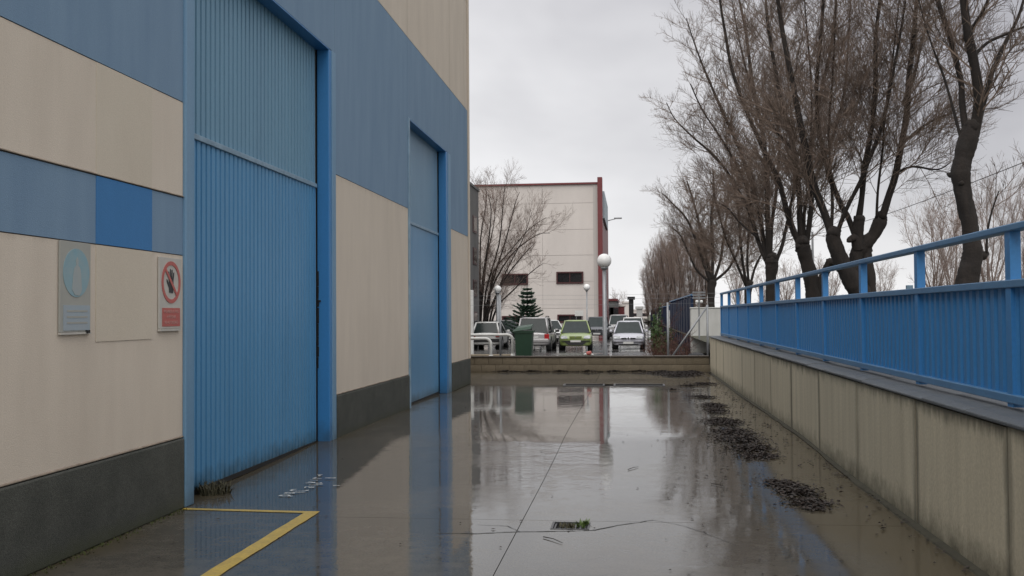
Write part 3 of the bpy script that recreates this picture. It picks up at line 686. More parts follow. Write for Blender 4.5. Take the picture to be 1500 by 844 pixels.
for (x0, y0, x1, y1, lab) in ((796, 788, 824, 797, 'short bent twig lying just below the gully'), (1042, 710, 1062, 714, 'thin twig left of the nearest leaf patch'),
                              (920, 690, 935, 686, 'tiny twig on the open wet yard'), (963, 572, 985, 568, 'twig lying beyond the channel drain'), (1222, 698, 1240, 699, 'dark stick fallen at the foot of the retaining wall')):
    p, q = G(x0, y0), G(x1, y1); m_ = (p + q) / 2
    b = MB().tube([(p.x, p.y, gz(p.y) + .008), (m_.x, m_.y + .02, gz(m_.y) + .012), (q.x, q.y, gz(q.y) + .008)], [.004, .003, .002], 5)
    tag(b.build('twig', M['bark'], None, origin=(m_.x, m_.y, 0)), lab, 'twig')

# ================================================================== CARS
def build_car(name, paint, pos, Wd, Hh, Ln, kind, facing, label, cat='car', rz=0.0, rack=False):
    """local: nose at y=0, tail at y=Ln, x across. facing 'front' turns the nose to the camera"""
    root = empty(name, (0, 0, 0), label, cat)
    P = CARC[paint]; hw = Wd / 2
    suv = kind in ('suv', 'van')
    belt = Hh * (.60 if not suv else .56); hood = Hh * (.53 if not suv else .54); nose = Hh * .40
    HL = {'hatch': .95, 'suv': 1.1, 'van': .75}[kind] ; zb = .2 if not suv else .26
    # body shell, lofted along its length
    st = [(0.0, .80, zb + .06, nose), (.05, .90, zb, nose + .05), (.22, .965, zb, hood - .12), (HL * .6, .99, zb, hood), (HL + .05, 1, zb, belt - .02), (Ln * .5, 1, zb, belt), (Ln - .5, .99, zb, belt + .02), (Ln - .14, .96, zb + .02, belt + .0), (Ln - .03, .92, zb + .05, belt - .04), (Ln, .84, zb + .12, belt - .12)]
    b = MB(); n = None
    for (y, wf, z0, z1) in st:
        w = hw * wf; h = z1 - z0
        half = [(0, z0), (.82 * w, z0), (.94 * w, z0 + .07 * h), (w, z0 + .28 * h), (w * .998, z0 + .62 * h), (w * .965, z1 - .10 * h), (w * .88, z1 - .015), (w * .5, z1 + .012), (0, z1 + .02)]
        ring = half + [(-x, z) for x, z in half[-2:0:-1]]
        n = len(ring); yy = y + (0)
        b.v += [(x, yy + (.10 * (abs(x) / hw) ** 3 if y < .3 else (-.08 * (abs(x) / hw) ** 3 if y > Ln - .3 else 0)), z) for x, z in ring]
    for i in range(len(st) - 1):
        for k in range(n): b.f.append((i * n + k, i * n + (k + 1) % n, (i + 1) * n + (k + 1) % n, (i + 1) * n + k))
    b.f.append(tuple(range(n))[::-1]); b.f.append(tuple((len(st) - 1) * n + k for k in range(n)))
    body = b.build('body', P, root, smooth=True, sub=1)
    # cabin: glass hull, roof, pillars
    A0 = HL - .05; A1 = HL + (.75 if kind == 'hatch' else .62 if kind == 'suv' else .8)
    B1 = Ln - (.42 if kind == 'hatch' else .28); B0 = Ln - (.10 if kind == 'hatch' else .07)
    bw, rw_ = hw * .93, hw * .72 if kind == 'hatch' else hw * .77
    zr = Hh - .05
    lo = [(-bw * .94, A0), (0, A0 - .10), (bw * .94, A0), (bw, A0 + .5), (bw, B0 - .4), (bw * .92, B0), (0, B0), (-bw * .92, B0), (-bw, B0 - .4), (-bw, A0 + .5)]
    hi = [(-rw_ * .9, A1), (0, A1 - .07), (rw_ * .9, A1), (rw_, A1 + .25), (rw_, B1 - .2), (rw_ * .92, B1), (0, B1), (-rw_ * .92, B1), (-rw_, B1 - .2), (-rw_, A1 + .25)]
    g = MB(); g.v = [(x, y, belt - .05) for x, y in lo] + [(x, y, zr) for x, y in hi]; m_ = len(lo)
    g.f = [(i, (i + 1) % m_, m_ + (i + 1) % m_, m_ + i) for i in range(m_)] + [tuple(range(m_, 2 * m_))]
    g.build('window_glass', M['cglass'], root, smooth=False)
    r = MB(); sc = 1.035; cyy = (A1 + B1) / 2
    r.v = [(x * sc, cyy + (y - cyy) * 1.02, zr - .02) for x, y in hi] + [(x * .99, cyy + (y - cyy) * .99, zr + .02) for x, y in hi] + [(x * .7, cyy + (y - cyy) * .75, Hh) for x, y in hi]
    for l in range(2): r.f += [(l * m_ + i, l * m_ + (i + 1) % m_, (l + 1) * m_ + (i + 1) % m_, (l + 1) * m_ + i) for i in range(m_)]
    r.f += [tuple(range(2 * m_, 3 * m_)), tuple(range(m_))[::-1]]
    r.build('roof', P, root, smooth=True)
    for a, c, rad in ((0, 0, .045), (2, 2, .045), (5, 5, .06), (7, 7, .06)):
        b = MB().tube([(lo[a][0] * 1.01, lo[a][1], belt - .03), (hi[c][0] * 1.02, hi[c][1], zr)], [rad, rad * .8], 6); b.build('pillar', P, root, smooth=True)
    for s in (-1, 1):
        ym = (A1 + B1) / 2
        MB().tube([(s * bw * 1.0, ym, belt - .03), (s * rw_ * 1.01, ym, zr)], .04, 6).build('pillar', M['trim'], root)
    # wheels
    for s in (-1, 1):
        for yw in (.72, Ln - .75):
            R_ = .31 if not suv else .34
            t = MB(); t.tube([(s * (hw - .19), yw, R_), (s * (hw - .17), yw, R_), (s * (hw - .01), yw, R_), (s * (hw + .005), yw, R_)], [R_ * .93, R_, R_, R_ * .93], 20)
            ty = t.build('wheel', M['tyre'], root)
            MB().tube([(s * (hw + .0), yw, R_), (s * (hw + .012), yw, R_)], [R_ * .62, R_ * .5], 14).build('rim', M['rim'], ty, origin=(0, 0, 0))
            MB().tube([(s * (hw - .25), yw, R_ + .01), (s * (hw + .002), yw, R_ + .01)], R_ * 1.16, 18).build('wheel_arch', M['trim'], root)
    # nose
    for s in (-1, 1):
        b = MB(); zc = hood - .16
        b.v = []; pr = [(s * hw * .46, .02, zc - .05), (s * hw * .52, .045, zc + .07), (s * hw * .80, .16, zc + .10), (s * hw * .90, .20, zc + .03), (s * hw * .84, .09, zc - .06)]
        cen = [(x, y - .035, z) for x, y, z in pr]; back = [(x, y + .18, z) for x, y, z in pr]
        b.v = cen + back; b.f = [(0, 1, 2, 3, 4), (9, 8, 7, 6, 5)] + [(i, (i + 1) % 5, 5 + (i + 1) % 5, 5 + i) for i in range(5)]
        b.build('headlight', M['lamp'], root)
        MB().box((s * hw + (0 if s > 0 else -.16), A0 + .28, belt + .0), (s * hw + (.16 if s > 0 else 0), A0 + .38, belt + .12)).build('mirror', P if paint not in ('green',) else M['trim'], root, bevel=.03)
    if paint == 'green':
        b = MB().prism([(-hw * .42, zb + .06), (-hw * .62, zb + .19), (hw * .62, zb + .19), (hw * .42, zb + .06)], 1, -.035, .1).build('lower_intake', M['trim'], root)
        MB().prism([(-hw * .88, zb + .26), (-hw * .60, zb + .22), (hw * .60, zb + .22), (hw * .88, zb + .26), (hw * .88, zb + .28), (-hw * .88, zb + .28)], 1, -.03, .1).build('bumper_strip', M['trim'], root)
        MB().prism([(-hw * .32, hood - .20), (-hw * .38, hood - .10), (hw * .38, hood - .10), (hw * .32, hood - .20)], 1, -.022, .1).build('grille', mat('olive_grille', (.16, .2, .04), .5), root)
        MB().tube([(0, -.03, hood - .13), (0, -.02, hood - .13)], .035, 10).build('emblem', M['chrome'], root)
        MB().box((-.26, -.055, zb + .20), (.26, -.025, zb + .30)).build('number_plate', M['plate'], root)
    else:
        for s in (-1, 1):
            MB().prism([(s * .08, hood - .24), (s * .10, hood - .16), (s * hw * .44, hood - .17), (s * hw * .42, hood - .23)], 1, -.03, .1).build('grille', M['trim'], root)
        MB().tube([(0, -.045, hood - .20), (0, -.01, hood - .20)], .055, 12).build('emblem', M['trim'], root)
        MB().box((-hw * .93, -.028, zb + .17), (hw * .93, .15, zb + .20)).build('bumper_strip', M['trim'], root)
        MB().box((-hw * .6, -.02, zb + .0), (hw * .6, .1, zb + .09)).build('lower_intake', M['trim'], root)
        MB().box((-.26, -.05, zb + .085), (.26, -.02, zb + .19)).build('number_plate', M['plate'], root)
    # tail
    for s in (-1, 1):
        zz0, zz1 = (belt - .22, belt - .04) if not suv else (belt - .38, belt - .08)
        x0, x1 = sorted((s * hw * .66, s * hw * .93))
        b = MB().box((x0, Ln - .16, zz0), (x1, Ln + .006, zz1)).build('tail_light', M['tail'], root, bevel=.02)
    MB().box((-.26, Ln - .04, belt - .30), (.26, Ln + .012, belt - .19)).build('rear_plate', M['plate'], root)
    MB().box((-hw * .90, Ln - .12, zb + .20), (hw * .90, Ln + .045, zb + .36)).build('rear_bumper', P if paint == 'grey' else M['trim'] if paint == 'white' else P, root, bevel=.03)
    MB().tube([(0, Ln, belt - .10), (0, Ln + .01, belt - .10)], .05, 10).build('rear_emblem', M['trim'], root)
    if rack:
        for s in (-1, 1): MB().tube([(s * rw_ * .9, A1 + .3, Hh - .02), (s * rw_ * .9, A1 + .4, Hh + .04), (s * rw_ * .9, B1 - .4, Hh + .04), (s * rw_ * .9, B1 - .3, Hh - .02)], .02, 6).build('roof_rail', M['trim'], root)
    root.location = pos; root.rotation_euler = (0, 0, rz + (0 if facing == 'front' else math.pi))
    if facing != 'front':     # stand the tail on the given spot
        root.location = (pos[0], pos[1] + Ln, pos[2])
    return root
CZ = -.2
build_car('parked_car', 'green', (-2.82, 51.6, CZ), 1.69, 1.50, 3.8, 'hatch', 'front', 'lime green hatchback facing the camera in the car park', rz=.04)
build_car('parked_car', 'silver', (-.18, 52.3, CZ), 1.67, 1.44, 4.1, 'hatch', 'front', 'silver hatchback facing the camera right of the big globe lamp', rz=-.01)
build_car('parked_car', 'grey', (-4.80, 49.8, CZ), 1.70, 1.67, 4.5, 'suv', 'rear', 'grey estate seen from behind with red tail lights', rz=.0, rack=True)
build_car('parked_car', 'white', (-7.60, 53.0, CZ), 1.62, 1.44, 3.9, 'hatch', 'rear', 'pale hatchback seen from behind beyond the white tube rails')
p = at(748, 480, 64); build_car('parked_car', 'black', (p.x, 64, CZ), 1.7, 1.45, 4.2, 'hatch', 'front', 'black car half hidden between the pale hatchback and the grey estate', rz=.3)
p = at(812, 480, 66); build_car('parked_car', 'white', (p.x, 66, CZ), 1.65, 1.44, 4.0, 'hatch', 'front', 'small white car peeping out between grey estate and lime green hatchback', rz=.25)
p = at(874, 480, 73.8); build_car('parked_car', 'darkgrey', (p.x, 73.8, CZ), 1.72, 1.62, 4.3, 'van', 'front', 'dark grey people carrier parked behind the big globe lamp pole')
p = at(927, 480, 72); build_car('parked_car', 'white', (p.x, 72, CZ), 1.75, 1.56, 4.3, 'van', 'front', 'white people carrier parked right behind the silver hatchback')
p = at(906, 480, 84); build_car('parked_car', 'grey', (p.x, 84, CZ), 1.75, 1.75, 4.6, 'van', 'front', 'pale grey van whose roof shows left of the white people carrier', 'van')
# kerb strip in the car park behind the white rails
kb = MB().box((-9.0, 36.0, -.2), (at(752, 500, 36).x, 36.25, .2)).build('low_kerb_wall', M['block'], None, origin=(-6, 36.1, -.2), bevel=.02)
tag(kb, 'low brown kerb wall behind the white tube rails', 'kerb')

# ------------------------------------------------------------------ wheelie bin
bx_ = (at(755, 500, 30).x + at(781, 500, 30).x) / 2
bn = empty('wheelie_bin', (bx_, 30.0, -.2), 'dark green wheelie bin with its lid ajar behind the low wall', 'bin')
b = MB(); lo_ = [(-.20, -.20), (.20, -.20), (.20, .22), (-.20, .22)]; hi_ = [(-.26, -.29), (.26, -.29), (.26, .29), (-.26, .29)]
b.v = [(bx_ + x, 30 + y, -.12) for x, y in lo_] + [(bx_ + x, 30 + y, 1.12) for x, y in hi_]; b.f = [(0, 3, 2, 1), (0, 1, 5, 4), (1, 2, 6, 5), (2, 3, 7, 6), (3, 0, 4, 7)]
b.build('bin_body', M['bin'], bn, bevel=.02)
MB().box((bx_ - .285, 29.69, 1.07), (bx_ + .285, 29.72, 1.13)).box((bx_ - .285, 30.28, 1.07), (bx_ + .285, 30.31, 1.13)).box((bx_ - .285, 29.72, 1.07), (bx_ - .262, 30.28, 1.13)).box((bx_ + .262, 29.72, 1.07), (bx_ + .285, 30.28, 1.13)).build('rim', M['bin'], bn)
b = MB(); b.v = [(bx_ - .33, 29.66, 1.10), (bx_ + .24, 29.66, 1.18), (bx_ + .26, 30.34, 1.24), (bx_ - .33, 30.34, 1.16), (bx_ - .20, 29.75, 1.20), (bx_ + .24, 29.75, 1.27), (bx_ + .24, 30.25, 1.32), (bx_ - .20, 30.25, 1.27)]
b.f = [(3, 2, 1, 0), (4, 5, 6, 7), (0, 1, 5, 4), (1, 2, 6, 5), (2, 3, 7, 6), (3, 0, 4, 7)]; b.build('lid', M['bin'], bn, bevel=.02)
MB().box((bx_ - .05, 29.735, .92), (bx_ + .05, 29.76, 1.0)).build('lock_plate', M['trim'], bn)
MB().tube([(bx_ - .2, 30.3, 1.17), (bx_ + .2, 30.3, 1.17)], .02, 8).build('handle', M['bin'], bn)
for s in (-1, 1): MB().tube([(bx_ + s * .17, 30.2, -.1), (bx_ + s * .23, 30.2, -.1)], .1, 14).build('wheel', M['tyre'], bn)

# ------------------------------------------------------------------ white tube rails
def uprail(x_end, ztop, Y, label):
    r = empty('tube_rail', (x_end, Y, 0), label, 'rail', 'white tube rails behind the low wall')
    x0 = -8.2; R_ = .16; P = [(x0, Y, -.1), (x0, Y, ztop - R_)]
    P += [(x0 + R_ - R_ * math.cos(a), Y, ztop - R_ + R_ * math.sin(a)) for a in (.4, .8, 1.2)]
    P += [(x0 + R_, Y, ztop), (x_end - R_, Y, ztop)] + [(x_end - R_ + R_ * math.sin(a), Y, ztop - R_ + R_ * math.cos(a)) for a in (.4, .8, 1.2)] + [(x_end, Y, ztop - R_), (x_end, Y, -.1)]
    MB().tube(P, .045, 10).build('tube', M['white'], r, smooth=True)
    MB().tube([(x_end, Y, -.12), (x_end, Y, -.1), (x_end, Y, .44)], .062, 10).build('foot_sleeve', M['white'], r, smooth=True)
    return r
q = at(752, 489, 30.4); uprail(at(751, 500, 30.4).x, q.z - .03, 30.4, 'higher white tube rail reaching further right towards the bin')
q = at(720, 494, 29.4); uprail(at(719, 500, 29.4).x, q.z - .04, 29.4, 'lower white tube rail in front, ending left of the other')
# red and white plastic scrap on the far side of the cap
p = at(862, 519, 28.62); rd = empty('plastic_bottle', (p.x, 28.62, .45), 'small red plastic bottle with white ends lying on the low wall', 'bottle')
MB().tube([(p.x - .05, 28.62, .50), (p.x - .03, 28.62, .51), (p.x + .06, 28.62, .52), (p.x + .075, 28.62, .50)], [.04, .055, .06, .03], 10).build('bottle_body', M['sign_r'], rd)
MB().tube([(p.x - .13, 28.62, .475), (p.x - .05, 28.62, .49)], [.02, .035], 8).build('white_neck', M['white'], rd)
MB().tube([(p.x + .075, 28.62, .48), (p.x + .14, 28.62, .47)], [.03, .02], 8).build('white_cap', M['white'], rd)

# ------------------------------------------------------------------ wire fence posts and strands behind the low wall
wf = empty('wire_fence', (-1.5, 31.0, -.2), 'thin wire strands on steel posts behind the low wall', 'fence')
ztop = at(733, 432, 31).z
for px_, zt in ((733, ztop), (978.5, at(978, 443, 31).z)):
    X = at(px_, 500, 31).x; MB().tube([(X, 31, -.2), (X, 31, zt)], .032, 8).build('fence_post', M['steel'], wf, smooth=True)
x0, x1 = at(670, 440, 31).x, 2.6
for yy in (432, 438, 446):
    z = at(780, yy, 31).z; MB().tube([(x0, 31, z), ((x0 + at(733, 440, 31).x) / 2, 31, z - .02), (at(733, 440, 31).x, 31, z), (-1.5, 31, z - .03), (at(978, 440, 31).x, 31, z - .01), (x1, 31, z)], .004, 4).build('wire', M['steel'], wf)
a, c = at(976, 522, 30.5), at(1036, 449, 30.5)
MB().tube([(a.x, 30.5, a.z - .25), (c.x, 30.5, c.z)], .028, 8).build('brace', M['steel'], wf, smooth=True)
MB().tube([(c.x, 30.5, -.2), (c.x, 30.5, c.z + .05)], .032, 8).build('fence_post', M['steel'], wf, smooth=True)

# ------------------------------------------------------------------ globe lamps
def globe_lamp(x, y, zc, r, pr, label, base=-.2):
    l = empty('globe_lamp', (x, y, base), label, 'lamp post', 'globe lamp posts')
    MB().lathe((x, y, base), [(pr * 1.7, 0), (pr * 1.7, .05), (pr * 1.2, .10), (pr * 1.05, .5), (pr * .85, zc - r - base)], 12).build('pole', M['steel'], l, smooth=True)
    MB().lathe((x, y, zc - r - .05), [(pr, 0), (pr * 1.7, .03), (pr * 1.7, .08), (pr, .1)], 12).build('collar', M['steel'], l, smooth=True)
    MB().lathe((x, y, zc), [(max(r * math.sin(a), .001), -r * math.cos(a)) for a in [math.pi * i / 16 for i in range(17)]], 24).build('globe', M['globe'], l, smooth=True)
globe_lamp(-.765, 29.3, 3.12, .205, .062, 'large white globe lamp on thick grey pole behind the low wall')
p = at(729, 423.5, 56); globe_lamp(p.x, 56, p.z, .20, .10, 'small globe lamp left of the fir tree')
p = at(859.5, 421, 58); globe_lamp(p.x, 58, p.z, .19, .045, 'small globe lamp on thin pole before the pale warehouse')
# pale post at the corner of the hall
p = at(689.5, 425, 45); pp = MB().box((p.x - .1, 45, -.2), (p.x + .1, 45.2, p.z)).build('pale_post', M['white'], None, origin=(p.x, 45, -.2), bevel=.02); tag(pp, 'pale square post just beyond the corner of the blue hall', 'post')
# street lamp far right of the warehouse
p, q = at(888, 324, 118), at(911, 320, 118)
sp = empty('street_lamp', (p.x - .6, 118, -.2), 'tall street lamp whose arm sticks out beyond the red warehouse corner', 'street lamp')
MB().tube([(p.x - .6, 118, -.2), (p.x - .6, 118, p.z - .5), (p.x, 118, p.z), (q.x - .6, 118, q.z)], [.12, .09, .06, .05], 8).build('pole', M['steel'], sp)
MB().box((q.x - .9, 117.85, q.z - .06), (q.x, 118.15, q.z + .12)).build('lamp_head', M['steel'], sp, bevel=.04)
p = at(1190, 340, 60); sp = empty('street_lamp', (p.x, 60, .6), 'thin distant lamp post between the pollard trunks behind the railing', 'street lamp')
MB().tube([(p.x, 60, .6), (p.x, 60, p.z), (p.x - .3, 60, p.z + .05)], [.09, .06, .05], 8).build('pole', M['steel'], sp)
MB().box((p.x - .75, 59.9, p.z - .02), (p.x - .15, 60.1, p.z + .1)).build('lamp_head', M['steel'], sp)
p = at(1333, 421, 24); tag(MB().box((p.x - .07, 24, .6), (p.x + .07, 24.1, p.z + .05)).build('marker_post', M['rail'], None, origin=(p.x, 24, .6), bevel=.01), 'small pale blue post showing above the railing', 'post')
# overhead line
a, c = at(1540, 222, 24), at(1150, 352, 60); P = []
for i in range(13): t = i / 12; q = a.lerp(c, t); P.append((q.x, q.y, q.z - 1.2 * math.sin(math.pi * t) * .25))
tag(MB().tube(P, .011, 4).build('overhead_line', M['trim'], None, origin=P[0]), 'thin overhead line slanting behind the trees', 'cable')
# white sign board behind the green car
a, c = at(842, 455, 60), at(854.5, 463, 60)
sb = empty('notice_board', ((a.x + c.x) / 2, 60, -.2), 'small white notice board above the green hatchback', 'sign')
MB().box((a.x, 60, c.z), (c.x, 60.04, a.z)).build('board', M['white'], sb)
for x in (a.x + .08, c.x - .08): MB().tube([(x, 60.07, -.2), (x, 60.07, c.z + .02)], .025, 6).build('leg', M['steel'], sb)

# ================================================================== PALE WAREHOUSE
WY = 92.0
wh = empty('warehouse', (-8, WY, -.2), 'pale concrete warehouse with dark red corner and window frames', 'building')
def wx(px_): return at(px_, 400, WY).x
def wz(py_): return at(800, py_, WY).z
XA, XB = wx(640), wx(876.5); ZT = at(800, 271, WY).z
rows = [-.2, wz(452), wz(413), wz(374.5), wz(337), wz(298.5), ZT]
cols = [XA, wx(695), wx(795), wx(870)]
MB().box((XA, WY + .0, -.2), (XB - .05, WY + 26, ZT - .1)).build('wall_core', M['bstain'], wh)
holes = [(wx(735), wx(773.5), wz(417), wz(400.5)), (wx(815), wx(854.5), wz(416), wz(398.5)), (wx(735), wx(775), wz(472), wz(462.5)), (wx(816), wx(853), wz(473), wz(461))]
def cut(x0, x1, z0, z1, hs):
    hs = [h for h in hs if h[0] < x1 and h[1] > x0 and h[2] < z1 and h[3] > z0]
    b = MB(); X = sorted({x0, x1} | {v for h in hs for v in h[:2] if x0 < v < x1}); Z = sorted({z0, z1} | {v for h in hs for v in h[2:] if z0 < v < z1})
    for i in range(len(X) - 1):
        for j in range(len(Z) - 1):
            cx, cz = (X[i] + X[i + 1]) / 2, (Z[j] + Z[j + 1]) / 2
            if any(h[0] < cx < h[1] and h[2] < cz < h[3] for h in hs): continue
            b.box((X[i], WY - .06, Z[j]), (X[i + 1], WY - .003, Z[j + 1]))
    return b
for i in range(len(cols) - 1):
    for j in range(len(rows) - 1):
        bb = cut(cols[i] + .01, cols[i + 1] - .01, rows[j] + .012, rows[j + 1] - .012, holes)
        if bb.v: bb.build('wall_panel', M['bwall'], wh)
MB().box((cols[-1], WY - .12, -.2), (XB, WY + .05, ZT - .02)).build('stained_strip', M['bstain'], wh)
for h in holes:
    x0, x1, z0, z1 = h; fr = MB(); t = .13
    fr.box((x0, WY - .17, z0), (x1, WY - .02, z0 + t)); fr.box((x0, WY - .17, z1 - t), (x1, WY - .02, z1)); fr.box((x0, WY - .17, z0 + t), (x0 + t, WY - .02, z1 - t)); fr.box((x1 - t, WY - .17, z0 + t), (x1, WY - .02, z1 - t))
    mid = (x0 + x1) / 2; fr.box((mid - .04, WY - .1, z0 + t), (mid + .04, WY - .02, z1 - t))
    f_ = fr.build('window', M['wframe'], wh)
    MB().box((x0 + t, WY - .04, z0 + t), (mid - .04, WY - .01, z1 - t)).build('pane', M['wglass'], f_, origin=wh.location)
    MB().box((mid + .04, WY - .04, z0 + t), (x1 - t, WY - .01, z1 - t)).build('pane', M['wglass'], f_, origin=wh.location)
MB().box((XA, WY - .25, ZT - .02), (XB, WY + 26, ZT + .13)).build('red_coping', M['bred'], wh)
XC = wx(883.5)
MB().box((XB, WY - .6, -.2), (XC, WY + .6, wz(262.5))).build('red_corner_fin', M['bred'], wh)
MB().box((XB - .04, WY + .62, -.2), (XC - .1, WY + 26, ZT - .3)).build('side_wall', M['bred'], wh)
MB().box((XC - .1, WY + 2, wz(318)), (XC + .12, WY + 16, wz(278))).build('side_sign', M['sign_fl'], wh)
# dark grey building edge, nearer on the left
gy0, gy1 = 58.0, 62.0
gx = at(701, 300, gy1).x; gz = at(701, 281, gy1).z
gb = empty('grey_building', (gx - 6, 60, -.2), 'dark stained concrete building edge between hall and pale warehouse', 'building')
MB().box((gx - 14, 40.0, -.2), (gx, gy1, gz)).build('wall', M['bgrey'], gb)
MB().box((gx - 14.1, 39.9, gz), (gx + .06, gy1 + .06, gz + .15)).build('roof_edge', M['bgrey'], gb)
for i in range(5):
    z0 = .8 + i * 1.9
    if z0 + 1 < gz:
        w_ = MB().box((gx - .05, 59.6, z0), (gx + .04, 61.0, z0 + 1.0)).build('window', M['wframe'], gb)
        MB().box((gx + .02, 59.7, z0 + .1), (gx + .05, 60.9, z0 + .9)).build('pane', M['wglass'], w_, origin=gb.location)

# ================================================================== FAR END OF THE STREET
def boxy(name, x0, x1, y0, y1, Y, depth, m, label, cat='building', roof=None, wins=0):
    a, c = at(x0, y1, Y), at(x1, y0, Y); r = empty(name, ((a.x + c.x) / 2, Y, -.2), label, cat)
    MB().box((a.x, Y, -.2), (c.x, Y + depth, c.z)).build('wall', m, r)
    MB().box((a.x - .15, Y - .15, c.z), (c.x + .15, Y + depth + .15, c.z + .3)).build('roof', roof or m, r)
    for i in range(wins):
        xx = a.x + (c.x - a.x) * (i + .5) / wins; w = MB().box((xx - .6, Y - .06, c.z * .45), (xx + .6, Y - .01, c.z * .75)).build('window', M['wframe'], r)
        MB().box((xx - .5, Y - .08, c.z * .45 + .1), (xx + .5, Y - .061, c.z * .75 - .1)).build('pane', M['wglass'], w, origin=r.location)
    return r
boxy('far_building', 889.5, 903, 441, 482, 130, 20, M['bgrey'], 'dark grey building with red edge right of the warehouse', roof=M['bred'], wins=2)
boxy('far_building', 903.5, 914, 449, 482, 150, 14, M['bred'], 'low red building beside the dark grey one', roof=M['bwall'])
boxy('far_building', 912, 921, 444, 482, 190, 20, M['bwall'], 'pale narrow building behind the low red one')
boxy('far_building', 928, 948, 455, 482, 230, 20, M['bwall'], 'pale distant building beyond the white people carrier', wins=3)
boxy('pylon_sign', 921.5, 928, 439, 482, 105, .8, M['trim'], 'dark upright pylon sign at the end of the street', 'sign')
boxy('delivery_truck', 933, 941, 452.5, 482, 125, 6, M['white'], 'white box truck parked at the end of the street', 'truck')

# boundary line: white pillars and navy panels
BX = 2.62
def pillar(Y, w, zt, label):
    r = empty('white_pillar', (BX + w / 2, Y, -.2), label, 'pillar', 'white pillars of the street boundary')
    MB().box((BX, Y, -.2), (BX + w, Y + .5, zt)).build('shaft', M['pillar'], r, bevel=.06)
    MB().box((BX - .02, Y - .02, zt - .01), (BX + w + .02, Y + .52, zt + .05)).build('cap', M['pillar'], r, bevel=.02)
pillar(46.5, 1.6, at(1015, 452, 46.5).z, 'broad white pillar at the end of the retaining wall')
pillar(74, .55, at(970, 456, 74).z, 'middle white pillar behind the green bush')
pillar(108, .6, at(955, 463, 108).z, 'farthest and smallest white pillar')
for (ya, yb, lab) in ((47.1, 73.9, 'long navy sheet fence between broad and middle white pillars'), (74.6, 107.9, 'navy sheet fence beyond the middle white pillar'), (108.6, 150, 'farthest run of navy sheet fence')):
    nf = empty('sheet_fence', (BX, ya, -.2), lab, 'fence'); zt = 2.42 if ya < 60 else 2.15
    n = max(2, int((yb - ya) / 2.6)); st_ = (yb - ya) / n
    for i in range(n):
        y0 = ya + i * st_; MB().box((BX + .08, y0 + .05, .0), (BX + .12, y0 + st_ - .05, zt - .1)).build('sheet_panel', M['navy'], nf)
        MB().box((BX + .04, y0 - .05, -.2), (BX + .16, y0 + .05, zt)).build('post', M['navy'], nf)
    MB().box((BX + .05, ya, zt), (BX + .15, yb, zt + .06)).build('top_rail', M['fence_rail'], nf)
p = at(1024, 442, 40); tl = empty('twin_floodlight', (p.x, 40, .6), 'pair of small white lights on a bracket above the white pillar', 'light')
MB().tube([(p.x, 40.1, .6), (p.x, 40.1, p.z + .3)], .03, 6).build('pole', M['steel'], tl)
for s in (-1, 1): MB().lathe((p.x + s * .085, 39.95, p.z), [(.02, -.06), (.06, -.03), (.06, .03), (.02, .06)], 10).build('lamp', M['globe'], tl, smooth=True)
for i in range(3): MB().box((p.x - .25, 40.05, p.z + .12 + i * .11), (p.x + .25, 40.08, p.z + .17 + i * .11)).build('slat', M['steel'], tl)

# ================================================================== VEGETATION
class TB:     # fast twig builder: 3-sided tapering prisms
    def __init__(s): s.v = []; s.f = []
    def seg(s, pts, r0, r1, n=3):
        v, f = s.v, s.f; base = len(v); m_ = len(pts)
        d = (pts[-1] - pts[0]).normalized(); u = d.orthogonal(); u.normalize(); w = d.cross(u)
        cs = [(math.cos(6.2832 * k / n), math.sin(6.2832 * k / n)) for k in range(n)]
        for i, p in enumerate(pts):
            r = r0 + (r1 - r0) * i / (m_ - 1)
            for c, q in cs: v.append((p.x + (u.x * c + w.x * q) * r, p.y + (u.y * c + w.y * q) * r, p.z + (u.z * c + w.z * q) * r))
        for i in range(m_ - 1):
            for k in range(n):
                a = base + i * n + k; b_ = base + i * n + (k + 1) % n; f.append((a, b_, b_ + n, a + n))
def rvec(): 
    while True:
        v = Vector((U(-1, 1), U(-1, 1), U(-1, 1)))
        if .05 < v.length < 1: return v.normalized()
tmin = .0028
def side(tb, p, d, L_, r, lev, dens, up=.35, sets=None):
    """a twig: bends gently upward and carries finer twigs"""
    n = 3 if lev > 0 else 2; pts = [p]; q = p; dd = d.copy()
    nn = 4 if lev >= 2 else (3 if lev == 1 else 1)
    for i in range(nn):
        dd = (dd + Vector((0, 0, up / nn)) + rvec() * .3).normalized(); q = q + dd * (L_ / nn); pts.append(q)
    tb.seg(pts, r, r * .35 if lev > 0 else r * .5)
    if lev <= 0: return
    k = max(2, int(L_ * dens[lev - 1] + rnd()))
    for i in range(k):
        t = U(.12, 1.0) * nn; j = min(int(t), nn - 1); fr = t - j
        b0 = pts[j].lerp(pts[j + 1], fr); ax = (pts[j + 1] - pts[j]).normalized()
        out = rvec(); out = (out - ax * out.dot(ax)).normalized()
        nd = (ax * U(.75, 1.1) + out * U(.55, 1.0)).normalized()
        side(tb, b0, nd, L_ * (1.15 - t / nn * .6) * U(.3, .6), max(r * .5, tmin), lev - 1, dens, up, sets)
def bez(P, sub=4):
    """smooth a polyline (Catmull-Rom)"""
    out = []
    for i in range(len(P) - 1):
        p0, p1, p2, p3 = P[max(i - 1, 0)], P[i], P[i + 1], P[min(i + 2, len(P) - 1)]
        for k in range(sub):
            t = k / sub; out.append(.5 * ((2 * p1) + (p2 - p0) * t + (2 * p0 - 5 * p1 + 4 * p2 - p3) * t * t + (3 * p1 - p0 - 3 * p2 + p3) * t ** 3))
    out.append(P[-1]); return out
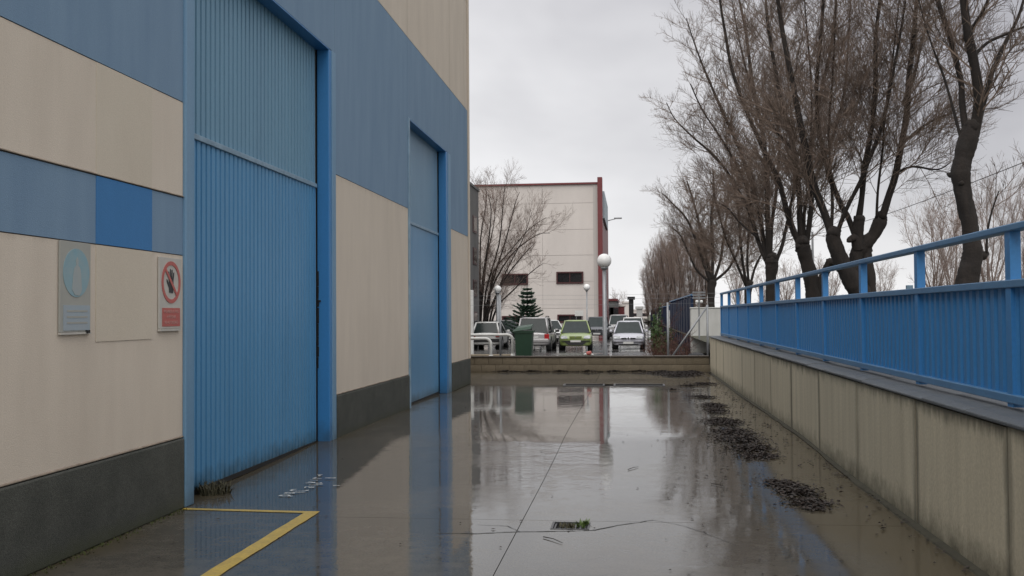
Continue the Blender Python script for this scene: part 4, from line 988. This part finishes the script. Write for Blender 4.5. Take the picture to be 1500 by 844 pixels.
def lump(tk, c, r, n=10):
    b0 = len(tk.v); m_ = 7
    for i in range(m_ + 1):
        t = math.pi * i / m_
        for k in range(n):
            a = 2 * math.pi * k / n; v = Vector((math.sin(t) * math.cos(a), math.sin(t) * math.sin(a), -math.cos(t) * .95))
            q = Vector(c) + v * r * (1 + .35 * mnoise.noise(v * 1.7 + Vector(c) * 7) + .15 * mnoise.noise(v * 5 + Vector(c) * 3)); tk.v.append(tuple(q))
    for i in range(m_):
        for k in range(n): a = b0 + i * n + k; b_ = b0 + i * n + (k + 1) % n; tk.f.append((a, b_, b_ + n, a + n))
def knob_pts(o, r):
    out = []
    for i in range(3, len(o) - 1):
        if rnd() < .035:
            a = U(0, 6.28); out.append((o[i] + Vector((math.cos(a), math.sin(a), 0)) * r[i] * .8, r[i] * U(.25, .5)))
    for k in range(3):
        a = U(0, 6.28); out.append((o[-1] + Vector((math.cos(a), math.sin(a), U(-.8, .2))) * r[-1] * .6, r[-1] * U(.5, .75)))
    return out
def pollard(label, Y, trunks, stems, dens, m_twig, lev=2, slen=1.7, twr=.008, extra_top=2.0, grow=.25):
    """trunks: [(pixel path with radii in px)], stems the same, both seen at distance Y"""
    sc = Y / 1540.0; rs = .80
    base = at(trunks[0][0][0], trunks[0][0][1], Y); root = empty('pollard_tree', (base.x, Y, .6), label, 'tree', 'pollarded street trees')
    tk = MB(); tb = TB()
    def path(P, jitter):
        yo = 0; out = []; rr = []; dy = U(-1, 1) * jitter
        for i, (x, y, r) in enumerate(P):
            q = at(x, y, Y); f = i / max(1, len(P) - 1); q.y += dy * f; out.append(q); rr.append(r * sc * rs)
        return out, rr
    def smooth(out, rr, sub):
        o2 = bez(out, sub); r2 = []
        for i in range(len(rr) - 1): r2 += [rr[i] + (rr[i + 1] - rr[i]) * k / sub for k in range(sub)]
        return o2, r2 + [rr[-1]]
    for P in trunks:
        o, r = path(P, .15)
        if P is trunks[0] or True:
            if o[0].z > .6 and P[0][1] > 400: o = [Vector((o[0].x, o[0].y, .55))] + o; r = [r[0] * 1.25] + r
        o, r = smooth(o, r, 9)
        r = [max(.01, v * (1 + .07 * mnoise.noise(o[i] * 4))) for i, v in enumerate(r)]
        i0 = len(tk.v); NS = 18; tk.tube(o, r, NS)
        for i in range(len(o)):
            for k in range(NS):
                j = i0 + i * NS + k; v = Vector(tk.v[j]); c = o[i]; w_ = v - c
                tk.v[j] = tuple(c + w_ * (1 + .16 * mnoise.noise(Vector((v.x * 14, v.y * 14, v.z * 4))) + .10 * mnoise.noise(v * 30)))
        lump(tk, o[-1], r[-1] * 1.08)
        for q in knob_pts(o, r): lump(tk, *q)
    rs = .70
    for P in stems:
        o, r = path(P, 1.3 if len(P) > 3 else .5); d = (o[-1] - o[-2]).normalized()
        if extra_top > 0 and P[-1][1] < 120:
            o.append(o[-1] + (d + Vector((0, 0, .2))).normalized() * extra_top); r.append(r[-1] * .45)
        o, r = smooth(o, r, 4)
        r = [max(.008, v * (1 + .10 * mnoise.noise(o[i] * 5))) for i, v in enumerate(r)]
        tk.tube(o, r, 7)
        tot = sum((o[i + 1] - o[i]).length for i in range(len(o) - 1)); acc = 0
        for i in range(len(o) - 1):
            a, c = o[i], o[i + 1]; L_ = (c - a).length; f = acc / tot; acc += L_
            dn = dens[2] * (.25 if f < .12 else .8 if f < .3 else 1.0)
            k = int(L_ * dn + rnd())
            for _ in range(k):
                t = rnd(); ax = (c - a).normalized(); out = rvec(); out = (out - ax * out.dot(ax)).normalized()
                nd = (ax * U(.6, 1.1) + out * U(.5, 1.1)).normalized()
                side(tb, a.lerp(c, t), nd, slen * U(.5, 1.15) * (1.1 - .5 * f), min(max(twr * 1.2, r[i] * .25), .016 + twr * .4), lev, dens, .4)
    tk.build('trunk', M['bark'], root, smooth=True)
    me = bpy.data.meshes.new('crown'); bx, by, bz = root.location
    me.from_pydata([(x - bx, y - by, z - bz) for x, y, z in tb.v], [], tb.f); me.materials.append(M[m_twig])
    inst('crown', me, (0, 0, 0), root)
    return root, len(tb.f)
NT = 0
def T_(*a, **k):
    global NT
    r, n = pollard(*a, **k); NT += n; return r
dens = (7, 5.5, 5.0)
# nearest tree, right
T_('nearest thick leaning trunk with knobs at the right edge', 15,
   [[(1416, 440, 21), (1418, 405, 18), (1425, 372, 17), (1421, 330, 14), (1412, 290, 14), (1407, 255, 17), (1411, 232, 15), (1418, 205, 18), (1423, 185, 14)],
    [(1425, 374, 12), (1440, 374, 9), (1448, 371, 4)], [(1405, 256, 12), (1394, 256, 6), (1391, 254, 3)]],
   [[(1426, 200, 12), (1432, 150, 11), (1424, 100, 10), (1412, 50, 9), (1404, 0, 8), (1396, -70, 6), (1384, -150, 3)],
    [(1416, 200, 7), (1413, 150, 7), (1414, 110, 6), (1400, 40, 6), (1385, -20, 5), (1370, -120, 3)],
    [(1408, 205, 3.5), (1398, 160, 3), (1385, 110, 2.5), (1368, 60, 2), (1352, 0, 1.5)],
    [(1433, 180, 6), (1445, 140, 5.5), (1458, 100, 5), (1480, 55, 4), (1502, 10, 3), (1520, -60, 2)],
    [(1445, 371, 3), (1446, 340, 2.5), (1452, 310, 2), (1462, 280, 1.3)],
    [(1420, 90, 4), (1450, 60, 3.5), (1490, 40, 3), (1530, 20, 2)],
    [(1410, 60, 4), (1440, 10, 3.5), (1455, -60, 2.5)]],
   (15, 10, 6.5), 'twig', 2, 1.25, .006, 1.0)
T_('double pollard trunk with big fists left of the nearest tree', 21,
   [[(1262, 440, 22), (1250, 415, 18), (1232, 385, 14), (1221, 358, 14), (1219, 342, 12)],
    [(1270, 440, 14), (1255, 410, 13), (1254, 380, 12), (1262, 362, 14), (1280, 345, 11), (1290, 325, 13), (1292, 316, 9)],
    [(1258, 365, 12), (1252, 350, 9), (1243, 352, 5)], [(1258, 362, 11), (1256, 340, 10), (1257, 322, 9)], [(1275, 420, 10), (1271, 385, 10), (1268, 365, 11)]],
   [[(1218, 345, 9), (1206, 310, 8), (1192, 275, 8), (1183, 240, 8), (1172, 190, 7), (1160, 130, 6), (1146, 60, 5), (1136, 0, 4), (1126, -60, 2.5)],
    [(1217, 345, 4), (1219, 300, 3.5), (1216, 250, 3), (1213, 190, 2.5), (1218, 120, 2), (1222, 40, 1.6)],
    [(1224, 348, 5), (1236, 310, 4.5), (1254, 270, 4), (1264, 240, 4), (1280, 190, 3.5), (1290, 130, 3), (1300, 60, 2.4), (1305, 0, 2)],
    [(1252, 345, 6), (1242, 318, 6), (1232, 300, 6), (1218, 265, 6), (1210, 235, 5.5), (1200, 190, 5), (1196, 130, 4.5), (1202, 60, 4), (1208, -20, 3)],
    [(1257, 325, 7), (1260, 290, 6), (1261, 250, 6), (1268, 200, 5), (1272, 140, 5), (1270, 70, 4), (1276, 0, 3.4), (1280, -60, 2)],
    [(1292, 320, 8), (1300, 290, 7.5), (1309, 260, 7), (1316, 220, 7), (1324, 170, 6.5), (1326, 120, 6), (1332, 60, 5), (1336, 0, 4), (1342, -80, 2.5)],
    [(1284, 320, 3), (1283, 280, 2.6), (1286, 230, 2.4), (1288, 170, 2), (1296, 90, 1.6)],
    [(1324, 150, 4), (1345, 110, 3.5), (1362, 60, 3), (1380, 10, 2.2)],
    [(1318, 215, 3), (1345, 190, 2.6), (1372, 175, 2), (1390, 170, 1.3)], [(1310, 255, 3), (1335, 245, 2.4), (1370, 250, 1.6), (1388, 240, 1)]],
   (14, 9, 6.6), 'twig', 2, 1.8, .007, 1.6)
T_('stout pollard trunk right behind the tenth railing bay', 27,
   [[(1192, 440, 14), (1188, 410, 13), (1180, 380, 12), (1175, 362, 14), (1174, 355, 11)], [(1196, 440, 10), (1206, 405, 8), (1215, 385, 8)]],
   [[(1172, 360, 7), (1160, 335, 6.5), (1150, 305, 6), (1140, 270, 5.5), (1128, 245, 5), (1108, 205, 4.6), (1088, 160, 4), (1070, 110, 3.6), (1060, 60, 3), (1050, 0, 2.4)],
    [(1174, 360, 7), (1171, 320, 6), (1170, 280, 5.5), (1162, 220, 5), (1146, 160, 4.6), (1134, 100, 4), (1124, 40, 3.4), (1118, -30, 2.4)],
    [(1181, 360, 6), (1186, 320, 5.5), (1188, 285, 5), (1185, 250, 5), (1190, 200, 4.5), (1200, 140, 4), (1214, 80, 3.4), (1222, 10, 2.4)],
    [(1165, 345, 3), (1155, 310, 3), (1162, 280, 2.6), (1172, 250, 2.4), (1180, 200, 2.2), (1178, 130, 2), (1170, 60, 1.6)],
    [(1178, 355, 4), (1180, 300, 3.6), (1200, 250, 3.4), (1222, 200, 3), (1240, 130, 2.6), (1246, 60, 2), (1250, 0, 1.5)],
    [(1168, 225, 3), (1140, 190, 3), (1112, 140, 2.6), (1096, 80, 2), (1086, 20, 1.5)]],
   (13, 8.5, 6.8), 'twig', 2, 1.9, .008, 1.5)
T_('pollard with round fist and slender shoots leaning left', 34,
   [[(1129, 440, 9), (1129, 410, 9), (1130, 396, 11), (1130, 384, 13), (1131, 376, 9)]],
   [[(1122, 382, 5), (1112, 355, 4.6), (1104, 325, 4.4), (1095, 298, 4), (1078, 268, 3.6), (1062, 240, 3), (1040, 215, 2.6), (1015, 192, 2), (990, 165, 1.4), (978, 140, 1)],
    [(1124, 380, 5.5), (1118, 350, 5), (1112, 310, 4.6), (1100, 265, 4), (1084, 220, 3.6), (1062, 170, 3), (1040, 120, 2.5), (1022, 75, 1.8)],
    [(1127, 380, 6.5), (1124, 340, 6), (1122, 300, 5.6), (1120, 250, 5), (1112, 190, 4.4), (1098, 130, 3.8), (1088, 60, 3), (1075, 0, 2)],
    [(1137, 382, 4.5), (1146, 360, 4), (1152, 335, 3.6), (1160, 300, 3.2), (1166, 260, 3), (1165, 200, 2.6), (1158, 120, 2), (1150, 50, 1.5)],
    [(1128, 380, 5), (1130, 330, 4), (1136, 280, 3.5), (1140, 220, 3), (1136, 160, 2.5), (1130, 90, 2)],
    [(1100, 300, 2.5), (1088, 260, 2.4), (1062, 210, 2), (1030, 160, 1.8), (1012, 120, 1.3)],
    [(1112, 350, 2.5), (1086, 325, 2), (1068, 300, 1.6), (1050, 290, 1)]],
   (12, 8.5, 6.6), 'twig', 2, 2.1, .009, 1.2)
T_('slim pollard with low vase of thin shoots', 43,
   [[(1095, 445, 6), (1096, 425, 7), (1097, 415, 7)]],
   [[(1094, 418, 3.4), (1088, 390, 3), (1083, 350, 3), (1080, 310, 2.6), (1072, 270, 2.2), (1066, 220, 1.8)],
    [(1097, 418, 3), (1094, 380, 2.6), (1096, 330, 2.4), (1094, 280, 2), (1098, 230, 1.6)],
    [(1099, 418, 3), (1108, 390, 2.6), (1120, 370, 2.2), (1134, 350, 1.6)],
    [(1092, 418, 3), (1078, 385, 2.6), (1062, 350, 2.4), (1050, 310, 2), (1040, 270, 1.5)]],
   (11, 8, 7.5), 'twig', 2, 2.0, .008, 0)
T_('bushy smaller pollard with crown spreading over the street', 52,
   [[(1042, 445, 6), (1042, 425, 7), (1043, 414, 9), (1043, 408, 6)]],
   [[(1040, 412, 3.4), (1030, 385, 3), (1018, 350, 2.6), (1004, 320, 2.2), (985, 300, 1.6), (970, 285, 1)],
    [(1041, 412, 3.6), (1034, 370, 3.2), (1026, 330, 2.8), (1016, 290, 2.4), (1008, 262, 1.6)],
    [(1043, 412, 3.8), (1044, 370, 3.4), (1042, 320, 3), (1046, 280, 2.4), (1044, 248, 1.6)],
    [(1045, 412, 3.4), (1056, 380, 3), (1062, 340, 2.6), (1068, 300, 2.2), (1070, 262, 1.5)],
    [(1046, 412, 3), (1066, 395, 2.8), (1080, 370, 2.4), (1090, 340, 2), (1094, 310, 1.3)],
    [(1038, 412, 3), (1020, 395, 2.4), (1008, 370, 2), (996, 345, 1.5), (984, 335, 1)]],
   (11, 8, 7.5), 'twig', 2, 2.2, .009, 0)
print('twig faces', NT)
# generic bare trees for the distance, one mesh per kind, copied
def bare_tree(name, H_, nst, m_twig, dens, spread, slen, twr, flat=0.0):
    r = empty(name, (0, 0, 0)); tk = MB(); tb = TB()
    tk.tube([(0, 0, 0), (0, 0, .8), (.05, 0, 1.5)], [.17, .14, .13], 8)
    for i in range(nst):
        a = 2 * math.pi * i / nst + U(-.4, .4); sp = spread * U(.35, 1)
        P = [Vector((.03, 0, 1.3))]
        for k in range(1, 6): f = k / 5; P.append(Vector((sp * math.cos(a) * f ** 1.1 + U(-.12, .12), sp * math.sin(a) * f ** 1.1 + U(-.12, .12), 1.3 + (H_ - 1.3 - sp * .35) * f)))
        o = bez(P, 2); tk.tube(o, [.075 * (1 - .8 * j / (len(o) - 1)) for j in range(len(o))], 5)
        for j in range(len(o) - 1):
            L_ = (o[j + 1] - o[j]).length
            for _ in range(int(L_ * dens[2] + rnd())):
                ax = (o[j + 1] - o[j]).normalized(); ou = rvec(); ou = (ou - ax * ou.dot(ax)).normalized()
                side(tb, o[j].lerp(o[j + 1], rnd()), (ax * U(.6, 1) + ou * U(.6, 1)).normalized(), slen * U(.5, 1.1), twr * 1.6, 2, dens, .5)
    tk.build('trunk', M['bark'] if m_twig != 'twig3' else M[m_twig], r, smooth=True)
    me = bpy.data.meshes.new('crown'); me.from_pydata(tb.v, [], tb.f); me.materials.append(M[m_twig]); inst('crown', me, (0, 0, 0), r)
    return r
treeA = bare_tree('bare_tree', 9.0, 9, 'twig2', (8, 7, 8), 2.4, 1.7, .008)
treeB = bare_tree('bare_tree', 8.0, 7, 'twig3', (7, 5.5, 5), 3.0, 1.7, .009)
used = set()
def place(proto, x, y, z, s, sz, rz, label, group):
    t = proto if id(proto) not in used else copy_tree(proto); used.add(id(proto))
    t.location = (x, y, z); t.scale = (s, s, sz); t.rotation_euler = (0, 0, rz); tag(t, label, 'tree', group); return t
def treepx(proto, px_, top, Y, base, w, label, group):
    x = at(px_, 440, Y).x; H0 = 9.0 if proto is treeA else 8.0; W0 = 2.9 if proto is treeA else 3.6
    hz = (at(px_, top, Y).z - base) / H0; s = w / 1500 * Y / 2 / W0
    place(proto, x, Y, base, s, hz, U(0, 6.28), label, group)
for (px_, top, Y, w, lab) in ((1012, 345, 66, 66, 'bare brown street tree just beyond the bushy smaller pollard'), (992, 352, 78, 58, 'second bare brown tree of the dense row along the street'), (978, 350, 90, 56, 'third bare brown tree of the dense row along the street'),
                              (966, 362, 104, 46, 'fourth bare brown tree of the dense row along the street'), (957, 376, 122, 36, 'fifth bare brown tree, small with distance'), (949, 396, 145, 28, 'farthest little bare brown tree of the street row'), (1030, 350, 72, 60, 'bare brown tree behind the dense row, right side')):
    treepx(treeA, px_, top, Y, -.1 if px_ < 1020 else .6, w, lab, 'bare brown trees down the street')
for (px_, top, Y, w, lab) in ((1080, 372, 95, 70, 'pale bare tree between slim and bushy pollards'), (1150, 385, 100, 70, 'low pale bare tree seen between the pollard trunks'), (1215, 378, 90, 80, 'low pale bare tree behind the double pollard'),
                              (1368, 300, 48, 120, 'pale bare tree left of the nearest thick trunk'), (1452, 262, 44, 130, 'tall pale bare tree right of the nearest thick trunk'), (1398, 292, 52, 110, 'pale bare tree right behind the nearest thick trunk'), (1500, 275, 46, 110, 'pale bare tree at the right edge'),
                              (1290, 385, 80, 70, 'small pale bare tree behind the railing bay left of the nearest trunk'), (905, 428, 160, 34, 'pale bare tree above the far red building'), (1120, 395, 110, 60, 'small pale bare tree far behind the round-fisted pollard')):
    treepx(treeB, px_, top, Y, .6 if px_ > 1000 else -.2, w, lab, 'pale bare trees in the distance')
# multi-stem tree in front of the warehouse
def cluster_tree():
    Y = 66; r = empty('bare_tree', (at(708, 480, Y).x, Y, -.2), 'multi-stemmed bare tree in front of the pale warehouse', 'tree'); tk = MB(); tb = TB()
    stems = [[(698, 490), (697, 440), (690, 380), (686, 330), (690, 290)], [(703, 490), (706, 440), (712, 380), (722, 330), (726, 285)], [(706, 490), (712, 450), (726, 400), (742, 350), (755, 300), (762, 282)],
             [(712, 490), (716, 450), (722, 400), (745, 370), (775, 335), (800, 318)], [(704, 490), (720, 450), (742, 408), (766, 378), (788, 356)], [(700, 490), (703, 420), (704, 350), (712, 300), (712, 275)], [(714, 490), (724, 440), (742, 395), (765, 350), (778, 310)], [(716, 490), (728, 450), (752, 425), (776, 400), (796, 385)], [(710, 490), (718, 430), (748, 375), (786, 345), (806, 342)], [(700, 490), (708, 410), (718, 350), (722, 310), (718, 285)], [(709, 490), (712, 430), (732, 360), (738, 310), (742, 272)]]
    for P in stems:
        dy = U(-1.5, 1.5); o = [at(x, y, Y) + Vector((0, dy * i / len(P), 0)) for i, (x, y) in enumerate(P)]; o = bez(o, 3)
        tk.tube(o, [.085 * (1 - .85 * j / (len(o) - 1)) for j in range(len(o))], 6)
        for j in range(2, len(o) - 1):
            L_ = (o[j + 1] - o[j]).length
            for _ in range(int(L_ * 3.0 + rnd())):
                ax = (o[j + 1] - o[j]).normalized(); ou = rvec(); ou = (ou - ax * ou.dot(ax)).normalized()
                side(tb, o[j].lerp(o[j + 1], rnd()), (ax * U(.6, 1) + ou * U(.5, 1)).normalized(), 1.9 * U(.5, 1.2), .012, 2, (10, 7, 0), .45)
    tk.build('trunk', M['bark'], r, smooth=True)
    me = bpy.data.meshes.new('crown'); l = r.location; me.from_pydata([(x - l.x, y - l.y, z - l.z) for x, y, z in tb.v], [], tb.f); me.materials.append(M['twig2']); inst('crown', me, (0, 0, 0), r)
cluster_tree()
# fir
def fir():
    Y = 60; p = at(772, 415, Y); H_ = p.z + .2; r = empty('fir_tree', (p.x, Y, -.2), 'small dark green fir tree before the pale warehouse', 'tree'); b = MB()
    MB().tube([(p.x, Y, -.2), (p.x, Y, p.z)], [.1, .015], 7).build('trunk', M['bark'], r)
    n = 19
    for i in range(n):
        f = i / n; z = -.2 + .35 + (H_ - .5) * f + U(-.05, .05); R_ = 1.25 * (1 - f) ** .9 + .12
        for k in range(10):
            a = 2 * math.pi * k / 10 + i * .7 + U(-.2, .2); L_ = R_ * U(.35, 1.3); d = Vector((math.cos(a), math.sin(a), 0))
            tip_up = .25 * L_
            for j in range(int(16 * L_) + 4):
                t = (j + rnd()) / (int(16 * L_) + 4); c = Vector((p.x, Y, z)) + d * L_ * t + Vector((0, 0, tip_up * t * t * 1.2 - .06 * t))
                for s in (-1, 1):
                    sd = Vector((-d.y, d.x, 0)) * s; q = c + (sd * .9 + d * .6 + Vector((0, 0, U(-.5, .1)))) * .22 * (1.1 - t) * U(.8, 1.7) + d * .06
                    w = Vector((U(-.02, .02), U(-.02, .02), .035)); b.poly([c - w, c + w, q])
                    b.poly([c - d * .03, c + d * .04, c + Vector((0, 0, -U(.04, .12))) + sd * .05])
    b.build('crown', M['spruce'], r, fix=False)
fir()
def shrub(name, cx, cy, z0, rx, ry, h, n, m, label, ls=.05, stems=12, sm='deadshrub', leafy=True):
    r = empty(name, (cx, cy, z0), label, 'shrub'); b = MB(); s_ = TB()
    for i in range(stems):
        a = U(0, 6.28); rr = math.sqrt(rnd()); tip = Vector((cx + rx * rr * math.cos(a), cy + ry * rr * math.sin(a), z0 + h * U(.5, 1) * (1.1 - .4 * rr)))
        bs = Vector((cx + rx * .3 * rr * math.cos(a), cy + ry * .3 * math.sin(a), z0)); md = bs.lerp(tip, .5) + Vector((0, 0, .06))
        side(s_, bs, (tip - bs).normalized(), (tip - bs).length, .012, 2, (9, 6, 0), .3)
        if leafy:
            for k in range(n // stems):
                t = U(.25, 1.05); c = bs.lerp(tip, t) + rvec() * .14 * rnd() ** .5
                u = rvec() * ls; v = rvec() * ls * .5; b.poly([c - u, c - v, c + u, c + v])
    me = bpy.data.meshes.new('stems'); me.from_pydata([(x - cx, y - cy, z - z0) for x, y, z in s_.v], [], s_.f); me.materials.append(M[sm]); inst('stems', me, (0, 0, 0), r)
    if leafy: b.build('foliage', m, r, fix=False)
    return r
p = at(968, 500, 38); shrub('leafy_shrub', p.x, 38, -.2, .38, .4, at(968, 456, 38).z + .3, 1500, M['bush'], 'straggly green shrub beside the white pillars', .055, 16)
for (px_, top, Y, rx, lab) in ((960, 492, 35, .35, 'red-brown dead shrub at the left of the shrub bed'), (985, 486, 36, .45, 'tangled red-brown dead shrub below the steel brace'), (1003, 490, 34, .35, 'red-brown dead shrub by the broad white pillar')):
    p = at(px_, top, Y); shrub('dead_shrub', p.x, Y, -.2, rx, .4, p.z + .3, 250, M['deadshrub'], lab, .03, 22)
p = at(1020, 514, 32); b = MB(); 
b.lathe((p.x, 32, .18), [(.30, 0), (.32, .08), (.22, .17), (.05, .2)], 9); b.v = [(x + .05 * mnoise.noise(Vector((x * 4, y * 4, z * 4))), y, z + .06 * mnoise.noise(Vector((x * 5, y * 3, z)))) for x, y, z in b.v]
b.box((p.x - .33, 31.9, -.2), (p.x + .33, 32.2, .18))
tag(b.build('rubbish_sack', M['trim'], None, origin=(p.x, 32, -.2)), 'crumpled black sack at the foot of the broad white pillar', 'sack')
